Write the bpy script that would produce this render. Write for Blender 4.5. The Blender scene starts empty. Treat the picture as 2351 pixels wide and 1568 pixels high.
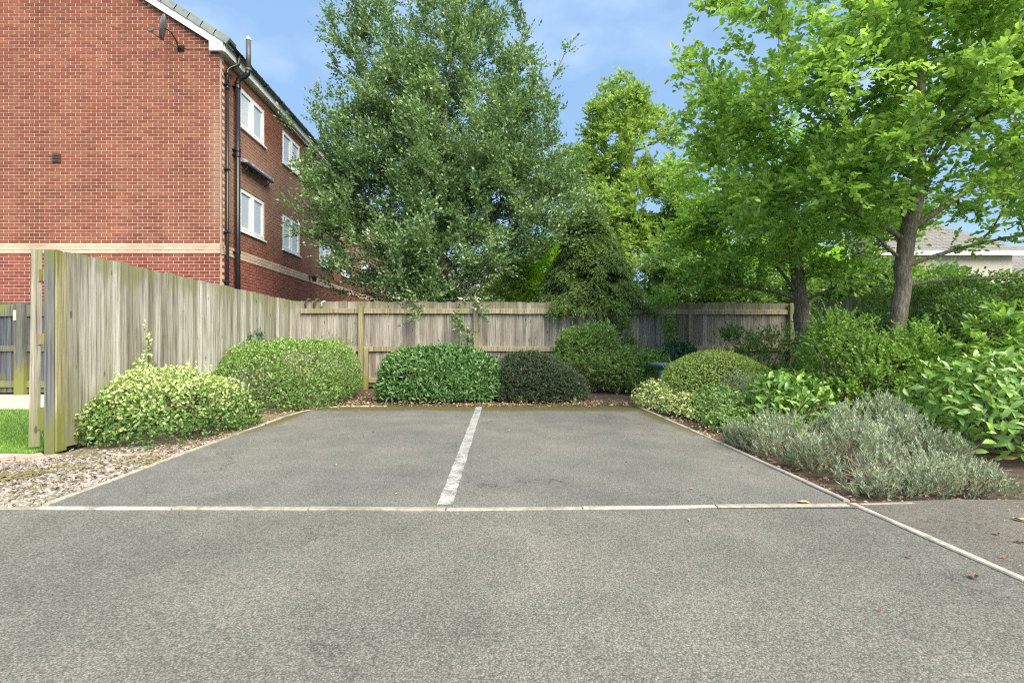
import bpy, math, random
import numpy as np
from math import radians, sin, cos, pi, sqrt
from mathutils import Vector, Matrix

scene = bpy.context.scene
random.seed(7)
RNG = np.random.default_rng(11)

# ------------------------------------------------------------------ camera
FPX, CXP, CYP, CAMH = 1160.0, 1130.0, 782.0, 1.1       # measured on the photograph at 2351 px width
cam_data = bpy.data.cameras.new("camera")
cam = bpy.data.objects.new("camera", cam_data)
scene.collection.objects.link(cam)
cam.location = (0, 0, CAMH)
cam.rotation_euler = (radians(90), 0, 0)
cam_data.sensor_width = 36
cam_data.lens = 36 * FPX / 2351
cam_data.shift_x = (1175.5 - CXP) / 2351
cam_data.shift_y = -0.0009
cam_data.clip_start = 0.05
cam_data.clip_end = 3000
scene.camera = cam

# ------------------------------------------------------------------ world, sun, exposure
SUN_EL, SUN_AZ = radians(46), radians(146)   # azimuth clockwise from +Y: high behind the camera
w = bpy.data.worlds.new("World")
scene.world = w
w.use_nodes = True
nt = w.node_tree
nt.nodes.clear()
wo = nt.nodes.new("ShaderNodeOutputWorld")
bg = nt.nodes.new("ShaderNodeBackground")
sky = nt.nodes.new("ShaderNodeTexSky")
sky.sky_type = 'NISHITA'
sky.sun_disc = False
sky.sun_elevation = SUN_EL
sky.sun_rotation = SUN_AZ
sky.air_density = 1.0
sky.dust_density = 0.6
sky.ozone_density = 1.6
tc = nt.nodes.new("ShaderNodeTexCoord")
mp = nt.nodes.new("ShaderNodeMapping")
mp.inputs['Scale'].default_value = (1.0, 1.0, 2.2)
mp.inputs['Location'].default_value = (3.18826, 5.12841, 0.36839)
nz = nt.nodes.new("ShaderNodeTexNoise")
nz.inputs['Scale'].default_value = 1.6
nz.inputs['Detail'].default_value = 6
nz.inputs['Roughness'].default_value = 0.55
rmp = nt.nodes.new("ShaderNodeValToRGB")
rmp.color_ramp.elements[0].position = 0.52
rmp.color_ramp.elements[0].color = (0.0, 0.0, 0.0, 1)
rmp.color_ramp.elements[1].position = 0.86
rmp.color_ramp.elements[1].color = (0.30, 0.30, 0.30, 1)
mx = nt.nodes.new("ShaderNodeMixRGB")
mx.inputs[2].default_value = (9.0, 9.2, 9.4, 1)
nt.links.new(tc.outputs['Generated'], mp.inputs[0])
nt.links.new(mp.outputs[0], nz.inputs['Vector'])
nt.links.new(nz.outputs['Fac'], rmp.inputs[0])
nt.links.new(rmp.outputs[0], mx.inputs[0])
# evenly hazed blue: takes the glare out of the horizon band
hz = nt.nodes.new("ShaderNodeMixRGB")
hz.inputs[0].default_value = 0.84
hz.inputs[2].default_value = (1.20, 1.98, 3.15, 1)
nt.links.new(sky.outputs[0], hz.inputs[1])
nt.links.new(hz.outputs[0], mx.inputs[1])
nt.links.new(mx.outputs[0], bg.inputs[0])
bg.inputs[1].default_value = 0.100
nt.links.new(bg.outputs[0], wo.inputs[0])

sd = bpy.data.lights.new("sun", 'SUN')
sd.energy = 3.1
sd.angle = radians(58)
sd.color = (1.0, 0.91, 0.75)
sun = bpy.data.objects.new("sun", sd)
scene.collection.objects.link(sun)
sdir = Vector((sin(SUN_AZ) * cos(SUN_EL), cos(SUN_AZ) * cos(SUN_EL), sin(SUN_EL)))
sun.rotation_euler = sdir.to_track_quat('Z', 'Y').to_euler()
sun.location = (0, 0, 30)
scene.view_settings.view_transform = 'Standard'
scene.view_settings.look = 'None'
scene.view_settings.exposure = 1.57
scene.view_settings.gamma = 1.0
scene.view_settings.use_curve_mapping = False
scene.render.engine = 'CYCLES'
scene.cycles.max_bounces = 8
scene.cycles.diffuse_bounces = 5
scene.cycles.transmission_bounces = 4
scene.cycles.use_denoising = False
scene.cycles.pixel_filter_type = 'BLACKMAN_HARRIS'
scene.cycles.filter_width = 1.15
scene.cycles.sample_clamp_indirect = 4.0

# ------------------------------------------------------------------ helpers
def at(x, y, Y):
    return Vector(((x - CXP) / FPX * Y, Y, CAMH - (y - CYP) / FPX * Y))

def gnd(x, y):
    Y = FPX * CAMH / (y - CYP)
    return ((x - CXP) / FPX * Y, Y)

COL = scene.collection

def props(o, label=None, cat=None, group=None, kind=None):
    if label: o['label'] = label
    if cat: o['category'] = cat
    if group: o['group'] = group
    if kind: o['kind'] = kind
    return o

def empty(name, loc, label, cat, group=None, rz=0.0):
    o = bpy.data.objects.new(name, None)
    COL.objects.link(o)
    o.location = loc
    o.rotation_euler = (0, 0, rz)
    o.empty_display_size = 0.2
    bpy.context.view_layer.update()
    return props(o, label, cat, group)

def link(name, me, parent=None, loc=None, rot=None):
    """parts are modelled in world space unless loc is given; parenting keeps the place"""
    o = bpy.data.objects.new(name, me)
    COL.objects.link(o)
    if parent is not None:
        o.parent = parent
        if parent.type == 'EMPTY':
            pm = Matrix.Translation(parent.location) @ parent.rotation_euler.to_matrix().to_4x4()
            o.matrix_parent_inverse = pm.inverted()
        elif parent.parent is not None or parent.matrix_basis != Matrix.Identity(4):
            pm = parent.matrix_basis.copy()
            o.matrix_parent_inverse = pm.inverted()
    if loc is not None: o.location = loc
    if rot is not None: o.rotation_euler = rot
    return o

def set_v(me, v):
    a = me.attributes.new("v", 'FLOAT', 'FACE')
    if np.isscalar(v):
        v = np.full(len(me.polygons), v, dtype=np.float32)
    a.data.foreach_set("value", np.asarray(v, dtype=np.float32))

def np_mesh(name, verts, faces, mat, v=None, smooth=False):
    """faces: (n,k) array or list of such arrays"""
    if not isinstance(faces, (list, tuple)):
        faces = [faces]
    me = bpy.data.meshes.new(name)
    verts = np.asarray(verts, dtype=np.float32)
    me.vertices.add(len(verts))
    me.vertices.foreach_set("co", verts.ravel())
    loops = np.concatenate([f.ravel() for f in faces]).astype(np.int32)
    tot = np.concatenate([np.full(len(f), f.shape[1]) for f in faces]).astype(np.int32)
    start = np.concatenate([[0], np.cumsum(tot)[:-1]]).astype(np.int32)
    me.loops.add(len(loops))
    me.loops.foreach_set("vertex_index", loops)
    me.polygons.add(len(tot))
    me.polygons.foreach_set("loop_start", start)
    me.polygons.foreach_set("loop_total", tot)
    me.update(calc_edges=True)
    me.polygons.foreach_set("use_smooth", np.full(len(tot), smooth))
    if v is not None: set_v(me, v)
    if mat: me.materials.append(mat)
    return me

class MB:
    def __init__(s):
        s.v, s.f, s.t = [], [], []
        s.smooth = False
    def add(s, vs, fs, val=0.5):
        b = len(s.v)
        s.v += [tuple(p) for p in vs]
        s.f += [tuple(i + b for i in f) for f in fs]
        s.t += [val] * len(fs)
        return s
    def box(s, x0, x1, y0, y1, z0, z1, val=0.5, M=None):
        vs = [(x, y, z) for x in (x0, x1) for y in (y0, y1) for z in (z0, z1)]
        if M is not None: vs = [M @ Vector(p) for p in vs]
        return s.add(vs, [(0, 1, 3, 2), (4, 6, 7, 5), (0, 4, 5, 1), (2, 3, 7, 6), (0, 2, 6, 4), (1, 5, 7, 3)], val)
    def prism(s, pts, off, val=0.5):
        """extrude polygon pts (3-D) by off"""
        n = len(pts)
        off = Vector(off)
        a = [Vector(p) for p in pts]
        vs = a + [p + off for p in a]
        fs = [tuple(range(n))[::-1], tuple(range(n, 2 * n))] + [(i, (i + 1) % n, (i + 1) % n + n, i + n) for i in range(n)]
        return s.add(vs, fs, val)
    def tube(s, path, rad, n=8, val=0.5, caps=True, bump=0.0):
        path = [Vector(p) for p in path]
        if not hasattr(rad, '__len__'): rad = [rad] * len(path)
        rings = []
        prev = None
        for i, p in enumerate(path):
            d = (path[min(i + 1, len(path) - 1)] - path[max(i - 1, 0)])
            if d.length < 1e-9: d = Vector((0, 0, 1))
            d.normalize()
            if prev is None:
                u = d.cross(Vector((0, 0, 1)))
                if u.length < 0.05: u = d.cross(Vector((1, 0, 0)))
            else:
                u = prev - d * prev.dot(d)
            u.normalize()
            prev = u
            w_ = d.cross(u)
            ring = []
            for k in range(n):
                a = 2 * pi * k / n
                r = rad[i] * (1 + (random.uniform(-bump, bump) if bump else 0))
                ring.append(p + u * (cos(a) * r) + w_ * (sin(a) * r))
            rings.append(ring)
        vs = [q for r in rings for q in r]
        fs = []
        for i in range(len(path) - 1):
            for k in range(n):
                a, b = i * n + k, i * n + (k + 1) % n
                fs.append((a, b, b + n, a + n))
        if caps:
            fs.append(tuple(range(n))[::-1])
            fs.append(tuple(range((len(path) - 1) * n, len(path) * n)))
        return s.add(vs, fs, val)
    def lathe(s, prof, c, n=24, val=0.5):
        vs = [(c[0] + r * cos(2 * pi * k / n), c[1] + r * sin(2 * pi * k / n), c[2] + z) for r, z in prof for k in range(n)]
        fs = []
        for i in range(len(prof) - 1):
            for k in range(n):
                a, b = i * n + k, i * n + (k + 1) % n
                fs.append((a, b, b + n, a + n))
        fs.append(tuple(range(n))[::-1])
        fs.append(tuple(range((len(prof) - 1) * n, len(prof) * n)))
        return s.add(vs, fs, val)
    def mesh(s, name, mat, smooth=None):
        me = bpy.data.meshes.new(name)
        me.from_pydata(s.v, [], s.f)
        me.update()
        set_v(me, s.t)
        if s.smooth if smooth is None else smooth:
            me.polygons.foreach_set("use_smooth", [True] * len(me.polygons))
        if mat: me.materials.append(mat)
        return me
    def build(s, name, mat, parent=None, smooth=None):
        return link(name, s.mesh(name, mat, smooth), parent)

def smooth_bevel(o, width=0.004, seg=1):
    m = o.modifiers.new("bevel", 'BEVEL')
    m.width = width
    m.segments = seg
    return o

# ------------------------------------------------------------------ materials
def mat_base(name):
    m = bpy.data.materials.new(name)
    m.use_nodes = True
    n = m.node_tree
    n.nodes.clear()
    out = n.nodes.new("ShaderNodeOutputMaterial")
    b = n.nodes.new("ShaderNodeBsdfPrincipled")
    n.links.new(b.outputs[0], out.inputs[0])
    return m, n, b, out

def N(n, t, **kw):
    x = n.nodes.new(t)
    for k, v in kw.items():
        if k in x.inputs: x.inputs[k].default_value = v
        else: setattr(x, k, v)
    return x

def ramp(n, fac, stops):
    r = n.nodes.new("ShaderNodeValToRGB")
    e = r.color_ramp.elements
    while len(e) < len(stops): e.new(0.5)
    for i, (p, c) in enumerate(stops):
        e[i].position = p
        e[i].color = tuple(c) + (1,) if not np.isscalar(c) else (c, c, c, 1)
    n.links.new(fac, r.inputs[0])
    return r.outputs[0]

def mix(n, a, b, f, mode='MIX'):
    m = n.nodes.new("ShaderNodeMixRGB")
    m.blend_type = mode
    for s, x in ((0, f), (1, a), (2, b)):
        if hasattr(x, 'is_output') or hasattr(x, 'links'): n.links.new(x, m.inputs[s])
        elif np.isscalar(x): m.inputs[s].default_value = x if s == 0 else (x, x, x, 1)
        else: m.inputs[s].default_value = tuple(x) + (1,)
    return m.outputs[0]

def pos(n, scale=(1, 1, 1), off=(0, 0, 0)):
    g = n.nodes.new("ShaderNodeNewGeometry")
    m = n.nodes.new("ShaderNodeMapping")
    m.inputs['Scale'].default_value = scale
    m.inputs['Location'].default_value = off
    n.links.new(g.outputs['Position'], m.inputs[0])
    return m.outputs[0]

def noise(n, scale, vec, detail=4, rough=0.5):
    x = N(n, "ShaderNodeTexNoise", Scale=scale, Detail=detail, Roughness=rough)
    n.links.new(vec, x.inputs['Vector'])
    return x.outputs['Fac']

def attr_v(n):
    a = n.nodes.new("ShaderNodeAttribute")
    a.attribute_name = "v"
    return a.outputs['Fac']

def bump(n, b, height, strength=0.4, dist=0.01):
    x = N(n, "ShaderNodeBump", Strength=strength, Distance=dist)
    n.links.new(height, x.inputs['Height'])
    n.links.new(x.outputs[0], b.inputs['Normal'])

def smap(n, val, lo, hi):
    m = n.nodes.new("ShaderNodeMapRange")
    m.interpolation_type = 'SMOOTHSTEP'
    n.links.new(val, m.inputs[0])
    m.inputs[1].default_value = lo
    m.inputs[2].default_value = hi
    return m.outputs[0]

def sep(n):
    g = n.nodes.new("ShaderNodeNewGeometry")
    s = n.nodes.new("ShaderNodeSeparateXYZ")
    n.links.new(g.outputs['Position'], s.inputs[0])
    return s.outputs

def math_(n, op, a, b=0.0):
    m = n.nodes.new("ShaderNodeMath")
    m.operation = op
    for i, x in enumerate((a, b)):
        if hasattr(x, 'links'): n.links.new(x, m.inputs[i])
        else: m.inputs[i].default_value = x
    return m.outputs[0]

def plain(name, col, rough=0.6, metal=0.0, var=0.12, nscale=8.0, bmp=0.0, spec=0.5):
    m, n, b, _ = mat_base(name)
    f = noise(n, nscale, pos(n), 5, 0.6)
    c = ramp(n, f, [(0.3, tuple(x * (1 - var) for x in col)), (0.7, tuple(min(1, x * (1 + var)) for x in col))])
    n.links.new(c, b.inputs['Base Color'])
    b.inputs['Roughness'].default_value = rough
    b.inputs['Metallic'].default_value = metal
    b.inputs['Specular IOR Level'].default_value = spec
    if bmp: bump(n, b, noise(n, nscale * 12, pos(n), 4), bmp, 0.003)
    return m

def leaf_mat(name, stops, rough=0.42, trans=0.3, spec=0.45, tcol=None):
    m, n, b, out = mat_base(name)
    gain = 1.4
    def tone(col):
        g = 0.3 * col[0] + 0.6 * col[1] + 0.1 * col[2]
        return tuple(min(0.75, (x * 0.86 + g * 0.14) * gain) for x in col)
    c = ramp(n, attr_v(n), [(q, tone(col)) for q, col in stops])
    big = noise(n, 2.3, pos(n), 2)
    c = mix(n, c, 1.25, ramp(n, big, [(0.35, 0.0), (0.7, 0.16)]), 'MULTIPLY') if False else c
    n.links.new(c, b.inputs['Base Color'])
    b.inputs['Roughness'].default_value = rough
    b.inputs['Specular IOR Level'].default_value = spec
    t = n.nodes.new("ShaderNodeBsdfTranslucent")
    tc_ = mix(n, c, (1.0, 1.0, 0.55), 1.0, 'MULTIPLY')
    tc2 = mix(n, tc_, (2.2, 2.2, 2.0), 1.0, 'MULTIPLY')
    n.links.new(tc2, t.inputs[0])
    ms = n.nodes.new("ShaderNodeMixShader")
    ms.inputs[0].default_value = trans * 1.05
    n.links.new(b.outputs[0], ms.inputs[1])
    n.links.new(t.outputs[0], ms.inputs[2])
    n.links.new(ms.outputs[0], out.inputs[0])
    return m

def wood_mat(name, tones, algae=(0.115, 0.125, 0.045), algae_amt=0.55, low=0.0, high=2.0, knots=True, rough=0.85):
    """weathered boards: board tone from v, vertical streaks, green algae at top and foot"""
    m, n, b, _ = mat_base(name)
    tone = ramp(n, attr_v(n), tones)
    streak = noise(n, 1.0, pos(n, (55, 55, 1.3)), 6, 0.6)
    streak2 = noise(n, 1.0, pos(n, (160, 160, 4.0), (3, 1, 0)), 3, 0.6)
    c = mix(n, tone, ramp(n, streak, [(0.3, 0.36), (0.5, 1.0), (0.72, 1.45)]), 1.0, 'MULTIPLY')
    c = mix(n, c, ramp(n, streak2, [(0.3, 0.72), (0.65, 1.12)]), 1.0, 'MULTIPLY')
    z = sep(n)[2]
    top = smap(n, z, high - 0.45, high + 0.1)
    bot = smap(n, z, low + 0.9, low)
    base = math_(n, 'MAXIMUM', top, bot)
    an = noise(n, 1.0, pos(n, (5, 5, 1.2), (9, 2, 4)), 5, 0.65)
    amt = math_(n, 'MULTIPLY', smap(n, math_(n, 'ADD', an, math_(n, 'MULTIPLY', base, 0.25)), 0.5, 0.78), algae_amt)
    c = mix(n, c, algae, amt)
    if knots:
        vo = N(n, "ShaderNodeTexVoronoi", Scale=1.0)
        n.links.new(pos(n, (7, 7, 2.4), (1, 5, 2)), vo.inputs['Vector'])
        k = smap(n, vo.outputs['Distance'], 0.13, 0.06)
        c = mix(n, c, (0.045, 0.035, 0.025), math_(n, 'MULTIPLY', k, 0.7))
    n.links.new(c, b.inputs['Base Color'])
    b.inputs['Roughness'].default_value = rough
    b.inputs['Specular IOR Level'].default_value = 0.2
    bump(n, b, streak, 0.35, 0.004)
    return m

M = {}
# ground surfaces
def asphalt(name, base, moss=None):
    m, n, b, _ = mat_base(name)
    p = pos(n)
    vo = N(n, "ShaderNodeTexVoronoi", Scale=140.0)
    n.links.new(p, vo.inputs['Vector'])
    stone = ramp(n, vo.outputs['Color'], [(0.0, 0.68), (0.45, 0.95), (0.8, 1.22), (1.0, 1.6)])
    gap = smap(n, vo.outputs['Distance'], 0.75, 0.35)
    fine = noise(n, 260, p, 3, 0.7)
    mid = noise(n, 34, p, 4, 0.7)
    big = noise(n, 0.55, p, 6, 0.62)
    big2 = noise(n, 2.4, pos(n, (1, 1, 1), (7, 3, 0)), 5, 0.6)
    c = mix(n, base, stone, 1.0, 'MULTIPLY')
    c = mix(n, c, ramp(n, gap, [(0, 0.62), (1, 1.05)]), 1.0, 'MULTIPLY')
    c = mix(n, c, ramp(n, fine, [(0.3, 0.66), (0.7, 1.3)]), 1.0, 'MULTIPLY')
    c = mix(n, c, ramp(n, mid, [(0.3, 0.86), (0.7, 1.12)]), 1.0, 'MULTIPLY')
    c = mix(n, c, ramp(n, big, [(0.3, (0.80, 0.80, 0.82)), (0.5, (1.0, 1.0, 0.98)), (0.70, (1.24, 1.22, 1.13))]), 1.0, 'MULTIPLY')
    c = mix(n, c, ramp(n, big2, [(0.35, 0.9), (0.65, 1.08)]), 1.0, 'MULTIPLY')
    wv = noise(n, 2.2, pos(n, (1, 1, 1), (5, 5, 0)), 6, 0.75)
    cm = n.nodes.new("ShaderNodeVectorMath"); cm.operation = 'ADD'
    n.links.new(p, cm.inputs[0])
    wvn = N(n, "ShaderNodeTexNoise", Scale=2.5, Detail=6.0, Roughness=0.7)
    n.links.new(p, wvn.inputs['Vector'])
    wsc = n.nodes.new("ShaderNodeVectorMath"); wsc.operation = 'SCALE'; wsc.inputs['Scale'].default_value = 0.9
    n.links.new(wvn.outputs['Color'], wsc.inputs[0]); n.links.new(wsc.outputs[0], cm.inputs[1])
    ve = N(n, "ShaderNodeTexVoronoi", Scale=0.42); ve.feature = 'DISTANCE_TO_EDGE'
    n.links.new(cm.outputs[0], ve.inputs['Vector'])
    crack = smap(n, ve.outputs['Distance'], 0.0055, 0.001)
    cmask = smap(n, noise(n, 0.9, pos(n, (1, 1, 1), (1, 9, 0)), 3), 0.50, 0.60)
    c = mix(n, c, (0.045, 0.043, 0.04), math_(n, 'MULTIPLY', math_(n, 'MULTIPLY', crack, cmask), 0.75))
    stain = smap(n, noise(n, 1.7, pos(n, (1.6, 0.7, 1), (3, 3, 0)), 5, 0.6), 0.60, 0.74)
    c = mix(n, c, (0.09, 0.09, 0.085), math_(n, 'MULTIPLY', stain, 0.33))
    vs_ = N(n, "ShaderNodeTexVoronoi", Scale=3.1)
    n.links.new(pos(n, (1, 1, 1), (8, 1, 0)), vs_.inputs['Vector'])
    c = mix(n, c, (0.42, 0.40, 0.35), math_(n, 'MULTIPLY', smap(n, vs_.outputs['Distance'], 0.026, 0.016), 0.7))
    if moss:
        xyz = sep(n)
        edge = smap(n, xyz[1], moss[0], moss[1])
        side = math_(n, 'MULTIPLY', smap(n, xyz[0], 2.05, 2.42), smap(n, xyz[1], 4.6, 7.2))
        lf = math_(n, 'MULTIPLY', smap(n, xyz[0], -2.6, -2.95), smap(n, xyz[1], 4.0, 7.5))
        e = math_(n, 'MAXIMUM', math_(n, 'MAXIMUM', edge, side), lf)
        mn = noise(n, 3.5, pos(n, (1, 1, 1), (2, 8, 1)), 5, 0.7)
        f = smap(n, math_(n, 'ADD', mn, math_(n, 'MULTIPLY', e, 0.55)), 0.70, 0.86)
        f = math_(n, 'MULTIPLY', f, e)
        c = mix(n, c, (0.105, 0.092, 0.022), math_(n, 'MULTIPLY', f, 0.95))
    n.links.new(c, b.inputs['Base Color'])
    b.inputs['Roughness'].default_value = 0.88
    b.inputs['Specular IOR Level'].default_value = 0.25
    bump(n, b, math_(n, 'ADD', math_(n, 'MULTIPLY', vo.outputs['Distance'], -0.6), fine), 0.55, 0.006)
    return m
M['road'] = asphalt('road_asphalt', (0.205, 0.200, 0.176))
M['bay'] = asphalt('bay_asphalt', (0.192, 0.188, 0.172), moss=(7.55, 8.15))
M['path'] = asphalt('path_asphalt', (0.180, 0.168, 0.146))
def edging_mat():
    m, n, b, _ = mat_base('edging_concrete')
    f = noise(n, 22, pos(n), 6, 0.7); g = noise(n, 3.5, pos(n), 5, 0.65)
    c = ramp(n, attr_v(n), [(0, (0.34, 0.31, 0.25)), (1, (0.46, 0.43, 0.36))])
    c = mix(n, c, ramp(n, f, [(0.3, 0.6), (0.5, 0.95), (0.7, 1.15)]), 1.0, 'MULTIPLY')
    c = mix(n, c, (0.15, 0.14, 0.08), math_(n, 'MULTIPLY', smap(n, g, 0.50, 0.66), 0.75))
    n.links.new(c, b.inputs['Base Color']); b.inputs['Roughness'].default_value = 0.9
    bump(n, b, f, 0.6, 0.004)
    return m
M['concrete'] = edging_mat()
M['slab'] = plain('pale_slab', (0.465, 0.435, 0.375), 0.85, var=0.12, nscale=4, bmp=0.3)
M['paver'] = plain('block_paver', (0.42, 0.31, 0.25), 0.88, var=0.28, nscale=6, bmp=0.5)
M['soil'] = plain('soil', (0.075, 0.052, 0.036), 0.95, var=0.5, nscale=9, bmp=1.0)
M['land'] = plain('far_grass', (0.07, 0.10, 0.03), 0.95, var=0.3, nscale=1.0)
M['lawn_soil'] = plain('lawn_soil', (0.06, 0.10, 0.02), 0.95, var=0.3, nscale=5.0)
def paint():
    m, n, b, _ = mat_base('worn_white_paint')
    f = noise(n, 60, pos(n), 6, 0.7)
    g = noise(n, 7, pos(n), 4, 0.6)
    k = smap(n, math_(n, 'ADD', f, math_(n, 'MULTIPLY', g, 0.5)), 0.64, 0.84)
    c = mix(n, (0.17, 0.17, 0.16), (0.44, 0.43, 0.40), k)
    n.links.new(c, b.inputs['Base Color'])
    b.inputs['Roughness'].default_value = 0.8
    bump(n, b, f, 0.3, 0.003)
    return m
M['paint'] = paint()
def stones():
    m, n, b, _ = mat_base('gravel_stone')
    c = ramp(n, attr_v(n), [(0, (0.07, 0.06, 0.042)), (0.3, (0.18, 0.15, 0.115)), (0.6, (0.31, 0.27, 0.22)), (0.85, (0.44, 0.40, 0.35)), (1, (0.60, 0.56, 0.51))])
    moss = smap(n, noise(n, 1.9, pos(n, (1, 1, 1), (4, 0, 0)), 5, 0.65), 0.47, 0.60)
    c = mix(n, c, (0.15, 0.13, 0.035), math_(n, 'MULTIPLY', moss, 0.72))
    n.links.new(c, b.inputs['Base Color'])
    b.inputs['Roughness'].default_value = 0.8
    return m
M['stone'] = stones()
# brick
def brick_mat(name, stops, pale=False):
    m, n, b, _ = mat_base(name)
    c = ramp(n, attr_v(n), stops)
    f = noise(n, 30, pos(n, (1, 1, 3)), 5, 0.7)
    c = mix(n, c, ramp(n, f, [(0.3, 0.8), (0.7, 1.18)]), 1.0, 'MULTIPLY')
    g = noise(n, 0.8, pos(n), 4, 0.6)
    c = mix(n, c, ramp(n, g, [(0.3, 0.84), (0.7, 1.14)]), 1.0, 'MULTIPLY')
    sv = noise(n, 1.0, pos(n, (1.3, 1.3, 0.22), (4, 4, 4)), 5, 0.6)
    c = mix(n, c, ramp(n, sv, [(0.35, 0.86), (0.6, 1.06)]), 1.0, 'MULTIPLY')
    if pale:
        xyz = sep(n)
        e = math_(n, 'MULTIPLY', smap(n, xyz[0], -6.3, -6.0), smap(n, xyz[2], 3.2, 4.2))
        e = math_(n, 'MULTIPLY', e, smap(n, xyz[2], 6.8, 5.6))
        c = mix(n, c, (0.44, 0.33, 0.25), math_(n, 'MULTIPLY', e, 0.35))
    n.links.new(c, b.inputs['Base Color'])
    b.inputs['Roughness'].default_value = 0.85
    b.inputs['Specular IOR Level'].default_value = 0.2
    bump(n, b, f, 0.4, 0.003)
    return m
M['brick'] = brick_mat('red_brick', [(0, (0.179, 0.061, 0.043)), (0.3, (0.220, 0.071, 0.046)), (0.6, (0.245, 0.082, 0.051)), (0.85, (0.233, 0.095, 0.063)), (1, (0.279, 0.106, 0.058))], True)
M['brick_low'] = brick_mat('dark_red_brick', [(0, (0.179, 0.051, 0.040)), (0.4, (0.226, 0.063, 0.048)), (0.7, (0.245, 0.070, 0.051)), (1, (0.275, 0.088, 0.064))])
M['buff'] = brick_mat('buff_brick', [(0, (0.510, 0.374, 0.272)), (1, (0.595, 0.459, 0.348))])
M['buffmortar'] = plain('buff_mortar', (0.47, 0.35, 0.265), 0.95, var=0.1, nscale=5)
M['mortar'] = plain('mortar', (0.574, 0.416, 0.320), 0.95, var=0.1, nscale=5)
M['white'] = plain('white_upvc', (0.80, 0.80, 0.79), 0.35, var=0.03, nscale=3)
M['soffit'] = plain('cream_soffit', (0.50, 0.49, 0.43), 0.6, var=0.08, nscale=3)
M['black'] = plain('black_plastic', (0.016, 0.016, 0.018), 0.3, var=0.2, nscale=5)
M['greypipe'] = plain('grey_plastic', (0.078, 0.082, 0.080), 0.45, var=0.15, nscale=6)
M['slate'] = plain('grey_roof_tile', (0.22, 0.245, 0.235), 0.7, var=0.2, nscale=7, bmp=0.3)
M['fartile'] = plain('brown_grey_roof_tile', (0.186, 0.174, 0.162), 0.8, var=0.2, nscale=5)
M['dish'] = plain('dish_grey_metal', (0.16, 0.17, 0.17), 0.4, metal=0.2, var=0.2, nscale=12)
M['cable'] = plain('brown_cable', (0.10, 0.055, 0.045), 0.6)
M['galv'] = plain('galvanised_metal', (0.13, 0.135, 0.14), 0.4, metal=0.7, var=0.2)
M['ledge'] = plain('weathered_ledge', (0.30, 0.30, 0.29), 0.7, var=0.7, nscale=14)
M['cream'] = plain('cream_render', (0.528, 0.480, 0.400), 0.9, var=0.05)
M['vent'] = plain('brown_vent', (0.085, 0.05, 0.035), 0.6)
def glass(name, col):
    m, n, b, _ = mat_base(name)
    f = noise(n, 1.6, pos(n), 3)
    c = ramp(n, f, [(0.3, tuple(x * 0.85 for x in col)), (0.7, col)])
    n.links.new(c, b.inputs['Base Color'])
    b.inputs['Roughness'].default_value = 0.06
    b.inputs['Specular IOR Level'].default_value = 1.0
    b.inputs['Coat Weight'].default_value = 0.6
    return m
M['pane'] = glass('window_glass', (0.50, 0.53, 0.56))
M['blind'] = glass('window_blind', (0.70, 0.71, 0.70))
M['water'] = glass('bird_bath_water', (0.22, 0.36, 0.38))
M['teal'] = plain('teal_resin', (0.12, 0.21, 0.215), 0.45, var=0.25)
# wood
M['boards'] = wood_mat('weathered_boards', [(0, (0.227, 0.210, 0.159)), (0.4, (0.328, 0.311, 0.255)), (0.75, (0.406, 0.390, 0.338)), (1, (0.524, 0.503, 0.447))], algae=(0.180, 0.186, 0.076), algae_amt=0.7)
M['backboards'] = wood_mat('grey_boards', [(0, (0.211, 0.188, 0.155)), (0.4, (0.297, 0.271, 0.231)), (0.75, (0.371, 0.338, 0.289)), (1, (0.469, 0.426, 0.364))], algae=(0.160, 0.144, 0.059), algae_amt=0.6)
M['rail'] = wood_mat('rail_wood', [(0, (0.293, 0.248, 0.155)), (1, (0.405, 0.356, 0.248))], algae=(0.192, 0.173, 0.057), algae_amt=0.55, knots=False)
M['post'] = wood_mat('green_post', [(0, (0.288, 0.252, 0.132)), (1, (0.360, 0.324, 0.187))], algae=(0.180, 0.192, 0.044), algae_amt=0.9, knots=False)
M['endpost'] = wood_mat('slate_painted_post', [(0, (0.125, 0.135, 0.145)), (1, (0.19, 0.19, 0.17))], algae=(0.16, 0.17, 0.06), algae_amt=0.95, knots=False)
M['darkboards'] = wood_mat('slate_painted_boards', [(0, (0.085, 0.095, 0.115)), (1, (0.13, 0.14, 0.16))], algae=(0.15, 0.155, 0.075), algae_amt=0.7, high=1.95, knots=False)
M['darkrail'] = wood_mat('mossy_dark_rail', [(0, (0.10, 0.105, 0.10)), (1, (0.16, 0.16, 0.13))], algae=(0.19, 0.20, 0.06), algae_amt=1.0, knots=False)
def bark():
    m, n, b, _ = mat_base('bark')
    f = noise(n, 1.0, pos(n, (38, 38, 9)), 6, 0.7)
    g = noise(n, 5, pos(n), 4, 0.6)
    c = ramp(n, f, [(0.3, (0.07, 0.055, 0.042)), (0.5, (0.20, 0.165, 0.13)), (0.7, (0.38, 0.335, 0.28))])
    c = mix(n, c, (0.13, 0.14, 0.06), smap(n, g, 0.55, 0.8))
    n.links.new(c, b.inputs['Base Color'])
    b.inputs['Roughness'].default_value = 0.95
    bump(n, b, f, 0.9, 0.02)
    return m
M['bark'] = bark()
M['twig'] = plain('twig', (0.13, 0.095, 0.065), 0.9, var=0.4, nscale=20)
M['deadtwig'] = plain('dead_twig', (0.28, 0.21, 0.15), 0.9, var=0.4, nscale=20)
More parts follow.
